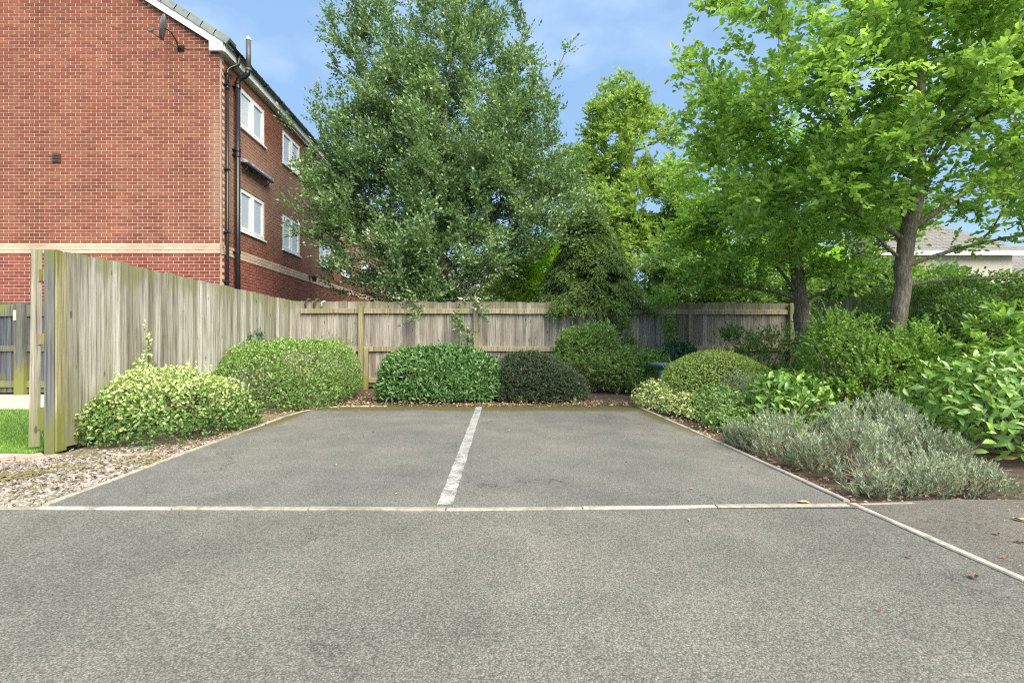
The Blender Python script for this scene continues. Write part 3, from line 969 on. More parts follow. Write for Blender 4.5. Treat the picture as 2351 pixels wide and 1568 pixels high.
def wall_lamp(px, py, Y, label):
    c = at(px, py, Y); c.x = XC
    r = empty('wall_lamp', tuple(c), label, 'lamp')
    mb = MB(); mb.box(XC + 0.02, XC + 0.05, c.y - 0.06, c.y + 0.06, c.z - 0.06, c.z + 0.06); mb.tube([(XC + 0.04, c.y, c.z), (XC + 0.16, c.y, c.z + 0.03)], 0.018, 8); mb.build('bracket', M['black'], r)
    mb = MB(); mb.lathe([(0.02, 0.06), (0.10, 0.0), (0.085, -0.02), (0.06, -0.14), (0.03, -0.15)], (XC + 0.18, c.y, c.z), 12); mb.build('lamp_head', M['black'], r)
wall_lamp(708, 636, 16.45, 'black lamp on the buff band of the side wall, nearer one')
wall_lamp(779, 668, 19.7, 'black lamp on the side wall just left of the big tree')

# ================================================================== fences
def board_mesh(wd, th, h, v, seed, notch=0.0):
    """feather-edged board standing on z=0, face towards -y, thin edge at -x; top slightly worn"""
    rnd = random.Random(seed)
    n = 6
    tops = [h + rnd.uniform(-.006, .006) for _ in range(3)]
    w0, w1 = -wd / 2, wd / 2
    prof = [(w0, -0.003), (0, -0.012), (w1, -0.024)]
    vs, fs = [], []
    zs = [0, h * 0.33, h * 0.66, None]
    for j in range(4):
        bow = rnd.uniform(-.003, .003)
        for k, (x, y) in enumerate(prof):
            z = tops[k] if zs[j] is None else zs[j]
            vs.append((x + bow, y, z))
        for k, (x, y) in enumerate(prof):
            z = tops[k] if zs[j] is None else zs[j]
            vs.append((x + bow, 0.0, z))
    for j in range(3):
        b, t = j * 6, (j + 1) * 6
        for k in range(2):
            fs.append((b + k, b + k + 1, t + k + 1, t + k))
            fs.append((b + 3 + k + 1, b + 3 + k, t + 3 + k, t + 3 + k + 1))
        fs.append((b + 2, b + 5, t + 5, t + 2)); fs.append((b + 3, b, t, t + 3))
    t = 18
    fs += [(t, t + 1, t + 4, t + 3), (t + 1, t + 2, t + 5, t + 4)]
    me = bpy.data.meshes.new('board')
    me.from_pydata(vs, [], fs)
    set_v(me, v)
    return me

def fence_run(root, a, b, pitch, h, mat, side, seed, z0=0.03, hjit=0.012, name='board', skip=()):
    """boards from a to b; side=+1: board faces point to the left of the walking direction"""
    rnd = random.Random(seed)
    a, b = Vector((a[0], a[1], 0)), Vector((b[0], b[1], 0))
    d = b - a
    n = max(1, int(d.length / pitch))
    u = d.normalized()
    ang = math.atan2(u.y, u.x) + (pi if side > 0 else 0)
    kinds = []
    for i in range(14):
        me = board_mesh(pitch + 0.008, 0.016, h + rnd.uniform(-hjit, hjit), rnd.random(), seed * 50 + i)
        me.materials.append(mat)
        kinds.append(me)
    for i in range(n):
        if i in skip: continue
        p = a + u * (pitch * (i + 0.5))
        o = bpy.data.objects.new(name, rnd.choice(kinds))
        COL.objects.link(o)
        o.parent = root
        o.location = (p.x - root.location.x, p.y - root.location.y, z0 + rnd.uniform(-.004, .004) - root.location.z)
        o.rotation_euler = (rnd.uniform(-.004, .004), rnd.uniform(-.006, .006), ang + rnd.uniform(-.02, .02))
    return root

def rail_between(root, a, b, z0, z1, y_off, th, mat, name='rail', seed=1):
    a, b = Vector((a[0], a[1], 0)), Vector((b[0], b[1], 0))
    u = (b - a).normalized(); s = Vector((-u.y, u.x, 0))
    mb = MB()
    p, q = a + s * y_off, b + s * y_off
    r = s * th
    vs = []
    n = 5
    rnd = random.Random(seed)
    for j in range(n + 1):
        c = p.lerp(q, j / n)
        dz = rnd.uniform(-.006, .006)
        for off, z in ((Vector(), z0 + dz), (r, z0 + dz), (r, z1 + dz - 0.012), (Vector(), z1 + dz)):
            vs.append((c.x + off.x, c.y + off.y, z))
    fs = [(j * 4 + k, j * 4 + (k + 1) % 4, (j + 1) * 4 + (k + 1) % 4, (j + 1) * 4 + k) for j in range(n) for k in range(4)]
    fs += [(3, 2, 1, 0), tuple(range(n * 4, n * 4 + 4))]
    mb.add(vs, fs, rnd.random())
    return mb.build(name, mat, root)

def post(root, x, y, w_, d_, z, mat, v=0.5, lean=0.0, name='post'):
    mb = MB()
    vs = []
    mb.box(x - w_ / 2, x + w_ / 2, y - d_ / 2, y + d_ / 2, -0.1, z, v)
    mb.v = [(px + lean * pz, py, pz) for px, py, pz in mb.v]
    o = mb.build(name, mat, root)
    return smooth_bevel(o, 0.005)

HF = 2.0
# left fence (runs away from the viewer between the bays and the lawn)
LA, LB = (-4.30, 5.09), (-4.53, 11.62)
lf = empty('wooden_fence', (-4.30, 5.09, 0), 'tall weathered close-board fence running away from the viewer on the left', 'fence')
fence_run(lf, LA, LB, 0.125, HF - 0.03, M['boards'], -1, 31)
u_ = (Vector(LB) - Vector(LA)).normalized()
for z0, z1 in ((0.33, 0.43), (1.06, 1.17), (1.66, 1.77)):
    rail_between(lf, LA, LB, z0, z1, 0.004, 0.055, M['post'], seed=int(z0 * 10))
post(lf, -4.375, 5.04, 0.10, 0.11, 2.0, M['endpost'], 0.4)
mb = MB(); mb.box(-4.318, -4.296, 4.99, 5.10, 0.0, 1.98, 0.6); mb.build('post_batten', M['post'], lf)
for k, y in enumerate((7.5, 9.6)): post(lf, -4.50 - 0.05 * k, y, 0.10, 0.10, 1.8, M['post'], 0.4)
# loose boards on the lawn side
rnd = random.Random(77)
for i, (x, y, yaw, h, lean) in enumerate(((-4.625, 5.10, 40, 1.99, 0.012), (-4.60, 5.30, 84, 1.62, -0.01), (-4.60, 5.44, 86, 1.5, 0.006))):
    me = board_mesh(0.085, 0.018, h, 0.3 + 0.2 * i, 900 + i)
    me.materials.append(M['boards'])
    o = bpy.data.objects.new('outer_board', me); COL.objects.link(o); o.parent = lf
    o.location = (x - lf.location.x, y - lf.location.y, 0.03)
    o.rotation_euler = (0, lean, radians(yaw))
    if i == 0: o['label'] = 'pale leaning board standing apart at the fence end'
for z0, z1 in ((0.20, 0.42), (1.06, 1.17), (1.70, 1.82)):
    mb = MB(); mb.box(-4.59, -4.43, 5.10, 5.45, z0, z1, 0.2); mb.build('rail_stub', M['post'], lf)

# back fence
BA, BB = (-4.52, 11.72), (7.86, 12.42)
bf = empty('wooden_fence', (-4.52, 11.72, 0), 'long grey close-board fence with rails across the back of the bays', 'fence')
fence_run(bf, (BA[0] - 0.12, BA[1] + 0.03), (BB[0], BB[1] + 0.03), 0.105, 1.985, M['backboards'], -1, 41)
# boards face away; rails and posts stand on the viewer's side
def bpt(x): return BA[1] + (BB[1] - BA[1]) * (x - BA[0]) / (BB[0] - BA[0])
pxs = [-3.05, -0.39, 2.14, 4.78, 7.30]
seg = [BA[0] + 0.03] + pxs + [BB[0] - 0.02]
for a, b in zip(seg[:-1], seg[1:]):
    for z0, z1 in ((0.12, 0.24), (0.845, 0.965), (1.735, 1.85)):
        rail_between(bf, (a + 0.055, bpt(a + 0.05)), (b - 0.055, bpt(b - 0.05)), z0, z1, 0.005, -0.05, M['rail'], seed=int(a * 10 + z0 * 7))
for i, x in enumerate(pxs):
    post(bf, x, bpt(x) - 0.055, 0.105, 0.10, 1.99 if i != 0 else 1.90, M['post'] if i in (0,) else M['rail'], 0.3 + 0.1 * i)
mb = MB(); mb.box(2.02, 2.13, bpt(2.1) - 0.12, bpt(2.1) - 0.108, 1.25, 1.72, 0.9); mb.build('batten', M['rail'], bf)
# broken lower end stub next to the first post
post(bf, -2.93, bpt(-2.93) - 0.09, 0.10, 0.10, 0.93, M['post'], 0.2)

# right fence
rf = empty('wooden_fence', (7.92, 12.4, 0), 'shaded green-brown fence coming towards the viewer behind the shrubs on the right', 'fence')
fence_run(rf, (7.92, 12.40), (8.75, 6.4), 0.13, 2.03, M['backboards'], 1, 51)
for z0, z1 in ((0.3, 0.4), (1.0, 1.1), (1.7, 1.8)):
    rail_between(rf, (7.92, 12.4), (8.75, 6.4), z0, z1, 0.01, 0.05, M['rail'], seed=int(z0 * 9))
for k in range(3):
    t = 0.02 + k * 0.45
    post(rf, 7.92 + 0.83 * t + 0.08, 12.4 - 6 * t, 0.1, 0.1, 1.95, M['rail'])

# dark painted fence in front of the house
df = empty('painted_fence', (-13, 10.42, 0), 'slate-painted garden fence with mossy rails below the brick gable', 'fence')
fence_run(df, (-13.0, 10.42), (-4.62, 10.42), 0.115, 1.86, M['darkboards'], -1, 61)
dp = [-11.6, -9.66, -7.7, -5.9]
sg = [-13.0] + dp + [-4.65]
for a, b in zip(sg[:-1], sg[1:]):
    for z0, z1 in ((0.14, 0.27), (0.88, 1.00), (1.60, 1.84)):
        rail_between(df, (a + 0.1, 10.42), (b - 0.1, 10.42), z0, z1, 0.002, -0.055, M['darkrail'], seed=int(a * 10 + z0 * 7))
for x in dp:
    post(df, x, 10.35, 0.20, 0.10, 1.86, M['darkrail'], 0.4)
mb = MB(); mb.box(-9.755, -9.70, 10.285, 10.298, 1.51, 1.72); mb.build('name_plate', M['cream'], df)
mb = MB()
for z in (0.66, 0.80): mb.tube([(-9.40, 10.35, z), (-9.40, 10.31, z), (-9.22, 10.31, z), (-9.22, 10.35, z)], 0.006, 6)
mb.build('latch', M['galv'], df)

# clamps on the back fence top
for i, (px, big) in enumerate(((706, 1), (725, 1), (741, 0))):
    x = (px - CXP) / FPX * 11.75
    y = bpt(x)
    lb = ['grey metal fence clamp nearest the fence corner', 'grey metal fence clamp between two others on the back fence', 'smallest pale clamp on the back fence top'][i]
    r = empty('fence_clamp', (x, y, 1.95), lb, 'bracket', 'clamps on the back fence')
    s = 1.0 if big else 0.6
    mb = MB(); mb.tube([(x - 0.03 * s, y - 0.03, 1.90), (x - 0.02 * s, y - 0.05, 1.97), (x + 0.02 * s, y - 0.04, 2.05 if big else 2.0), (x + 0.06 * s, y, 2.06 if big else 2.01), (x + 0.08 * s, y + 0.04, 2.0)], 0.018 * s + 0.004, 6)
    mb.build('hook', M['galv'] if big else M['white'], r)
    mb = MB(); mb.box(x - 0.055 * s, x - 0.005 * s, y - 0.035, y - 0.0175, 1.86, 1.93); mb.build('plate', M['galv'], r)

# bird bath
bx, by = (1518 - CXP) / FPX * 10.3, 10.3
bb = empty('bird_bath', (bx, by, 0), 'teal bird bath with shallow round bowl standing among shrubs near the back fence', 'bird bath')
mb = MB(); mb.lathe([(0.05, 0.50), (0.12, 0.53), (0.22, 0.585), (0.255, 0.645), (0.245, 0.65), (0.21, 0.60), (0.0, 0.585)], (bx, by, 0), 32); mb.build('bowl', M['teal'], bb, True)
mb = MB(); mb.lathe([(0.0, 0.605), (0.212, 0.612), (0.0, 0.615)], (bx, by, 0), 32); mb.build('water', M['water'], bb)
mb = MB(); mb.lathe([(0.16, 0.0), (0.15, 0.03), (0.06, 0.10), (0.04, 0.25), (0.055, 0.42), (0.07, 0.505)], (bx, by, 0), 20); mb.build('pedestal', M['teal'], bb, True)
# ================================================================== foliage tools
def nrm_(a): return a / np.maximum(np.linalg.norm(a, axis=1, keepdims=True), 1e-9)

def leaf_geo(P, D, Nn, L, W, shape):
    """returns verts, face arrays, faces-per-leaf"""
    D = nrm_(D); S = nrm_(np.cross(D, Nn)); Nn = np.cross(S, D)
    L = L[:, None]; W = W[:, None]; n = len(P)
    if shape == 'diamond':
        mid = P + D * L * 0.45
        vs = np.stack([P, mid + S * W * 0.5 + Nn * W * 0.14, P + D * L, mid - S * W * 0.5 + Nn * W * 0.14], 1)
        b = (np.arange(n) * 4)[:, None]
        f = np.concatenate([b + np.array([[0, 1, 2]]), b + np.array([[0, 2, 3]])], 1).reshape(-1, 3)
        return vs.reshape(-1, 3), f, 2
    if shape == 'oval':
        up = Nn * W * 0.16
        a, c = P + D * L * 0.28, P + D * L * 0.68
        tip = P + D * L - Nn * L * 0.10
        vs = np.stack([P, a + S * W * 0.46 + up, c + S * W * 0.42 + up * 0.7, tip, c - S * W * 0.42 + up * 0.7, a - S * W * 0.46 + up], 1)
        b = (np.arange(n) * 6)[:, None]
        f = np.concatenate([b + np.array([[0, 1, 2, 3]]), b + np.array([[0, 3, 4, 5]])], 1).reshape(-1, 4)
        return vs.reshape(-1, 3), f, 2
    # big: curved blade with midrib
    up = Nn * W * 0.18
    m1 = P + D * L * 0.30; m2 = P + D * L * 0.68 - Nn * L * 0.05; tip = P + D * L - Nn * L * 0.17
    vs = np.stack([P, m1, m2, tip,
                   m1 + S * W * 0.42 + up, m2 + S * W * 0.46 + up, m1 - S * W * 0.42 + up, m2 - S * W * 0.46 + up], 1)
    b = (np.arange(n) * 8)[:, None]
    t = np.concatenate([b + np.array([[0, 4, 1]]), b + np.array([[5, 3, 2]]), b + np.array([[0, 1, 6]]), b + np.array([[2, 3, 7]])], 1).reshape(-1, 3)
    q = np.concatenate([b + np.array([[1, 4, 5, 2]]), b + np.array([[6, 1, 2, 7]])], 1).reshape(-1, 4)
    return vs.reshape(-1, 3), [t, q], 6

def foliage(name, mat, P, D, Nn, L, W, V, shape, parent, stuff=True, origin=None):
    vs, f, k = leaf_geo(P, D, Nn, L, W, shape)
    if isinstance(f, list):
        n = len(P)
        v = np.concatenate([np.repeat(V, 4), np.repeat(V, 2)])
        me = np_mesh(name, vs, f, mat, v, True)
    else:
        me = np_mesh(name, vs, f, mat, np.repeat(V, k))
    o = link(name, me, parent)
    if stuff: o['kind'] = 'stuff'
    return o

def single_leaves(P, D, Nn, L, W, V, mat, parent, name='leaf', variants=8):
    """leaves that can be picked apart: objects sharing a few blade meshes"""
    rng = np.random.default_rng(5)
    kinds = []
    for i in range(variants):
        vs, f, _ = leaf_geo(np.zeros((1, 3)), np.array([[0, 1.0, 0]]), np.array([[0, 0, 1.0]]), np.array([1.0]), np.array([0.42 + 0.06 * rng.random()]), 'big')
        vs = vs.copy(); vs[2] += (0.02 * rng.normal(), 0, 0); vs[3] += (0.03 * rng.normal(), 0, 0.05 * rng.normal())
        kinds.append((vs, f))
    D = nrm_(D); S = nrm_(np.cross(D, Nn)); Nn = np.cross(S, D)
    cache = {}
    for i in range(len(P)):
        q = (i % variants, int(min(V[i], 0.999) * 6))
        if q not in cache:
            cache[q] = np_mesh(name, kinds[q[0]][0], kinds[q[0]][1], mat, np.full(6, (q[1] + 0.5) / 6), True)
        o = bpy.data.objects.new(name, cache[q])
        COL.objects.link(o)
        o.parent = parent
        m = Matrix(((S[i][0], D[i][0], Nn[i][0]), (S[i][1], D[i][1], Nn[i][1]), (S[i][2], D[i][2], Nn[i][2])))
        o.rotation_euler = m.to_euler()
        o.location = Vector(P[i]) - parent.location
        o.scale = (L[i],) * 3

def lump(P, f=3.0, seed=0.0):
    x, y, z = P[:, 0] * f + seed, P[:, 1] * f + 1.7 * seed, P[:, 2] * f - seed
    return (np.sin(x * 1.1 + 1.3 * np.sin(y * 0.9)) + np.sin(y * 1.3 + 1.1 * np.sin(z * 1.2 + 0.5)) + np.sin(z * 1.2 + 1.4 * np.sin(x * 0.8 + 1.0))) / 3.0

def shell(blobs, n, rng, depth=0.22, rough=0.06, lf=3.0, seed=0.0, zmin=0.02):
    """points near the surfaces of super-ellipsoid blobs (cx,cy,cz,rx,ry,rz,p), with outward normals"""
    area = np.array([b[3] * b[4] + b[4] * b[5] + b[3] * b[5] for b in blobs])
    Ps, Ns, Rs = [], [], []
    for b, a in zip(blobs, area / area.sum()):
        m = int(n * a * 1.7)
        d = nrm_(rng.normal(size=(m, 3)))
        d[:, 2] = np.abs(d[:, 2]) * np.where(rng.random(m) < 0.25, -1, 1) if b[2] > 0.05 else np.abs(d[:, 2])
        p = b[6]
        e = (np.abs(d) ** p).sum(1) ** (-1.0 / p)
        u = d * e[:, None]
        g = np.sign(u) * np.abs(u) ** (p - 1) / np.array(b[3:6])
        g = nrm_(g)
        t = 1 - depth * rng.random(m) ** 1.8
        P = np.array(b[:3]) + u * np.array(b[3:6]) * t[:, None]
        P = P + g * (lump(P, lf, seed) * rough + lump(P, lf * 3.1, seed + 2) * rough * 0.45)[:, None]
        ok = P[:, 2] > zmin
        for c in blobs:
            if c is b: continue
            q = np.abs((P - np.array(c[:3])) / np.array(c[3:6]))
            ok &= (q ** c[6]).sum(1) > 0.62
        Ps.append(P[ok]); Ns.append(g[ok]); Rs.append(t[ok])
    P = np.concatenate(Ps); Nn = np.concatenate(Ns); R = np.concatenate(Rs)
    if len(P) > n:
        k = rng.permutation(len(P))[:n]
        P, Nn, R = P[k], Nn[k], R[k]
    return P, Nn, R

def sprays(P, D, K, length, rng, spread=0.9, droop=0.15, up=0.25):
    """K leaves along a twig at each P with direction D -> positions, directions, normals"""
    n = len(P)
    D = nrm_(D)
    a = nrm_(np.cross(D, np.array([[0.13, 0.07, 1.0]]) + 0.01 * rng.normal(size=(n, 3))))
    t = (np.arange(K) + 0.5) / K
    Lg = length * rng.uniform(0.6, 1.3, n)
    pos_ = P[:, None] + D[:, None] * (t[None, :, None] * Lg[:, None, None])
    pos_[:, :, 2] -= droop * (t[None] ** 2) * Lg[:, None]
    sgn = np.where(np.arange(K) % 2, 1.0, -1.0)[None, :, None]
    roll = rng.uniform(-0.6, 0.6, (n, 1, 1))
    b = np.cross(D, a)
    side = a[:, None] * np.cos(roll) + b[:, None] * np.sin(roll)
    dd = D[:, None] * 0.75 + side * sgn * spread * (1.05 - 0.5 * t[None, :, None]) + rng.normal(size=(n, K, 3)) * 0.22
    dd[:, :, 2] += up * 0.4
    nn = np.broadcast_to(np.array([0, 0, 1.0]), (n, K, 3)) + rng.normal(size=(n, K, 3)) * 0.62 + D[:, None] * 0.1
    # leaf blade normal must not be parallel to its direction
    return pos_.reshape(-1, 3), dd.reshape(-1, 3), nn.reshape(-1, 3)

def stems(root, c, n, h, r, spread, mat, seed, name='stem', rad=0.012):
    rnd = random.Random(seed)
    mb = MB()
    for i in range(n):
        a = rnd.uniform(0, 2 * pi)
        R = spread * sqrt(rnd.random())
        p0 = Vector((c[0] + 0.25 * R * cos(a) * r[0], c[1] + 0.25 * R * sin(a) * r[1], -0.03))
        p3 = Vector((c[0] + R * cos(a) * r[0], c[1] + R * sin(a) * r[1], h * (1 - 0.45 * R * R) * rnd.uniform(0.75, 1.0)))
        p1 = p0.lerp(p3, 0.4) + Vector((rnd.uniform(-.05, .05), rnd.uniform(-.05, .05), 0.05))
        mb.tube([p0, p1, p0.lerp(p3, 0.75) + Vector((rnd.uniform(-.04, .04), rnd.uniform(-.04, .04), 0.03)), p3], [rad, rad * 0.8, rad * 0.55, rad * 0.25], 5)
    return mb.build(name, mat, root)

def shrub(label, cat, blobs, n, L, W, mat, seed, shape='oval', name='shrub', K=0, twig=0.1, depth=0.25, rough=0.06, lf=3.0,
          vbias=0.0, upn=0.55, jd=0.55, jn=0.45, stem_n=14, group=None, singles=0, vsd=0.30, topv=0.0, updir=0.25, droop=0.15, shoots=0, dead=0.004):
    rng = np.random.default_rng(seed)
    c = np.mean([b[:2] for b in blobs], axis=0)
    root = empty(name, (float(c[0]), float(c[1]), 0), label, cat, group)
    P, Nn, R = shell(blobs, n, rng, depth, rough, lf, seed * 0.7)
    if K:
        D = Nn + rng.normal(size=P.shape) * jd
        D[:, 2] += updir
        P, D, NN = sprays(P - nrm_(D) * twig * 0.5, D, K, twig, rng, droop=droop)
        hgt = P[:, 2]
        Nr = NN
    else:
        D = rng.normal(size=P.shape)
        D = D - Nn * (D * Nn).sum(1, keepdims=True) * 0.6
        D = nrm_(D) * 1.0 + Nn * 0.45
        D[:, 2] += updir
        Nr = Nn * (1 - upn) + np.array([0, 0, upn]) + rng.normal(size=P.shape) * jn
    m = len(P)
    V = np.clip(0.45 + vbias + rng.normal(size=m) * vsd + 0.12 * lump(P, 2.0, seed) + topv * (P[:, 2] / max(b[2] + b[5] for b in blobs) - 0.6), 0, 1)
    V = np.minimum(V, 0.90); V[rng.random(m) < dead] = 1.0
    Ls = L * rng.uniform(0.65, 1.25, m); Ws = W * rng.uniform(0.75, 1.2, m)
    if singles:
        dist = np.linalg.norm(P - np.array([0, 0, CAMH]), axis=1) - 0.25 * (Nr[:, 1] < 0) - 0.8 * rng.random(m)
        # the outermost leaves facing the viewer
        sc = dist + 3.0 * (1 - np.interp(np.linalg.norm((P[:, :2] - c), axis=1), [0, 2], [0, 1]))
        order = np.argsort(dist)
        a, b_ = order[:singles], order[singles:]
        single_leaves(P[a], D[a], Nr[a], Ls[a], Ws[a], V[a], mat, root)
        P, D, Nr, Ls, Ws, V = P[b_], D[b_], Nr[b_], Ls[b_], Ws[b_], V[b_]
    foliage('foliage', mat, P, D, Nr, Ls, Ws, V, shape, root)
    if shoots:
        ps, ns, _ = shell(blobs, shoots, rng, 0.02, rough, lf, seed * 0.7)
        ds = ns * 0.6 + rng.normal(size=ps.shape) * 0.35; ds[:, 2] += 0.8
        ps = ps[ps[:, 2] > 0.12]; ds = ds[:len(ps)]
        P3, D3, N3 = sprays(ps, ds, 7, 0.13, rng, droop=0.05)
        m3 = len(P3)
        foliage('shoot', mat, P3, D3, N3, L * 0.9 * rng.uniform(0.6, 1.1, m3), W * 0.9 * rng.uniform(0.7, 1.1, m3), np.clip(0.7 + rng.normal(size=m3) * .15, 0, 1), shape, root)
    if stem_n:
        hmax = max(b[2] + b[5] for b in blobs)
        ext = (max(abs(b[0] - c[0]) + b[3] for b in blobs), max(abs(b[1] - c[1]) + b[4] for b in blobs))
        stems(root, c, stem_n, hmax * 0.85, ext, 0.75, M['twig'], seed)
    return root

# ------------------------------------------------------------------ trees
def tree(label, trunk, lobes, mat, seed, targets=160, steps=4, per=8, K=8, L=0.08, W=0.05, twig=0.35, shape='diamond',
         upb=0.3, name='tree', limb_r=0.035, curve=0.15, group=None, anchor_lo=0.25, droop=0.25, vbias=0.0, singles=0,
         named_limbs=None, void=None, inner=0.35, vsd=0.22, radial=1.0, plume=0.0, zbase=None, outer_prob=1.0, fork=0.5):
    rng = np.random.default_rng(seed)
    T = np.array([t[:3] for t in trunk], dtype=float)
    root = empty(name, (T[0][0], T[0][1], 0), label, 'tree', group)
    mb = MB()
    # trunk with interpolated rings
    pts, rad = [], []
    for i in range(len(T) - 1):
        for s in np.linspace(0, 1, 5, endpoint=False):
            pts.append(T[i] * (1 - s) + T[i + 1] * s + rng.normal(size=3) * 0.012)
            rad.append(trunk[i][3] * (1 - s) + trunk[i + 1][3] * s)
    pts.append(T[-1]); rad.append(trunk[-1][3])
    mb.tube(pts, rad, 14, bump=0.05)
    nodes = [(np.array(p), r, 0.0) for p, r in zip(pts, rad) if p[2] > T[-1][2] * anchor_lo]
    # targets in lobes, far-first ordering by distance to the trunk top axis
    vol = np.array([b[3] * b[4] * b[5] for b in lobes]); vol = vol / vol.sum()
    tg = []
    for b, f in zip(lobes, vol):
        m = max(3, int(targets * f))
        d = nrm_(rng.normal(size=(m, 3)))
        r = (inner + (1 - inner) * rng.random(m) ** 0.6)
        q = np.array(b[:3]) + d * np.array(b[3:6]) * r[:, None]
        tg.append(q)
    tg = np.concatenate(tg)
    if void is not None: tg = tg[lump(tg * np.array([1, 1, void[2]]), void[0], seed) < void[1]]
    axis = np.array(pts)
    dist = np.array([np.min(np.linalg.norm(axis - p, axis=1)) for p in tg])
    tg = tg[np.argsort(dist)]
    NP = [p for p, r, d in nodes]; NR = [r for p, r, d in nodes]; NL = [0] * len(nodes)
    ND = [np.array([0, 0, 1.0])] * len(nodes)
    twigs_p, twigs_d = [], []
    def grow(p0, r0, tgt, d0, lvl):
        dvec = tgt - p0
        ln = np.linalg.norm(dvec)
        k = max(2, min(7, int(ln / 0.35) + 1))
        c1 = p0 + d0 * ln * 0.25 + np.array([0, 0, upb * ln * 0.2]) + rng.normal(size=3) * ln * curve * 0.4
        c2 = tgt - (dvec * 0.25 + np.array([0, 0, -plume * ln * 0.2 - 0.02])) + rng.normal(size=3) * ln * curve * 0.25 - np.array([0, 0, plume * ln * 0.35])
        path, rr = [], []
        for j in range(k + 1):
            s = j / k
            q = (1 - s) ** 3 * p0 + 3 * s * (1 - s) ** 2 * c1 + 3 * s * s * (1 - s) * c2 + s ** 3 * tgt
            path.append(q); rr.append(max(0.004, r0 * (1 - 0.75 * s)))
        mb.tube(path, rr, 6 if r0 > 0.02 else 4, caps=False)
        for j in range(1, k + 1):
            dd = path[j] - path[j - 1]; dd = dd / max(np.linalg.norm(dd), 1e-6)
            NP.append(path[j]); NR.append(rr[j]); NL.append(lvl + 1); ND.append(dd)
            s = j / k
            if ln < 0.5 or s > 0.3:
                twigs_p.append(path[j]); twigs_d.append(dd)
    if named_limbs:
        for p0, tgt, r0 in named_limbs:
            p0, tgt = np.array(p0, float), np.array(tgt, float)
            d0 = (tgt - p0) / np.linalg.norm(tgt - p0)
            grow(p0, r0, tgt, d0, 0)
    for tpt in tg:
        A = np.array(NP)
        v = tpt - A
        ds = np.linalg.norm(v, axis=1)
        pen = np.where(v[:, 2] < -0.15 * ds, 1.2, 0) + np.where((v[:, 2] < 0.35 * ds) & (np.array(NL) == 0), 0.25, 0) * upb
        i = int(np.argmin(ds + pen * 0.8 + 0.12 * np.array(NL)))
        r0 = min(NR[i] * (0.75 if NL[i] else 0.5), limb_r * min(1, ds[i] / 1.0 + 0.3))
        grow(A[i], max(0.006, r0), tpt, ND[i] if NL[i] else nrm_((v[i:i + 1] * np.array([1, 1, 0.6])))[0], NL[i])
    mb.build('trunk', M['bark'], root, True)
    P = np.repeat(np.array(twigs_p), per, axis=0)
    D = np.repeat(np.array(twigs_d), per, axis=0)
    P = P + rng.normal(size=P.shape) * 0.05
    rad_dir = P - T[-1] * np.array([1, 1, 0]) - np.array([0, 0, 1]) * (T[:, 2].mean())
    D = D * 0.75 + nrm_(rng.normal(size=P.shape)) * 0.85 * (1 - plume * 0.55) + nrm_(rad_dir) * 0.15 * radial
    D[:, 2] += upb * 0.4
    P, D, NN = sprays(P, D, K, twig, rng, droop=droop)
    ok = P[:, 2] > 0.3
    P, D, NN = P[ok], D[ok], NN[ok]
    m = len(P)
    V = np.clip(0.42 + vbias + rng.normal(size=m) * vsd + 0.16 * lump(P, 1.3, seed), 0, 1)
    Ls = L * rng.uniform(0.6, 1.25, m); Ws = W * rng.uniform(0.7, 1.2, m)
    if singles:
        order = np.argsort(np.linalg.norm(P - np.array([0, 0, CAMH]), axis=1))
        vis = order[(P[order][:, 0] / P[order][:, 1] < 1.03)][:singles]
        rest = np.setdiff1d(np.arange(m), vis)
        single_leaves(P[vis], D[vis], NN[vis], Ls[vis], Ws[vis], V[vis], mat, root)
        P, D, NN, Ls, Ws, V = P[rest], D[rest], NN[rest], Ls[rest], Ws[rest], V[rest]
    foliage('crown', mat, P, D, NN, Ls, Ws, V, shape, root)
    print('TREE', label[:30], 'leaves', m)
    return root

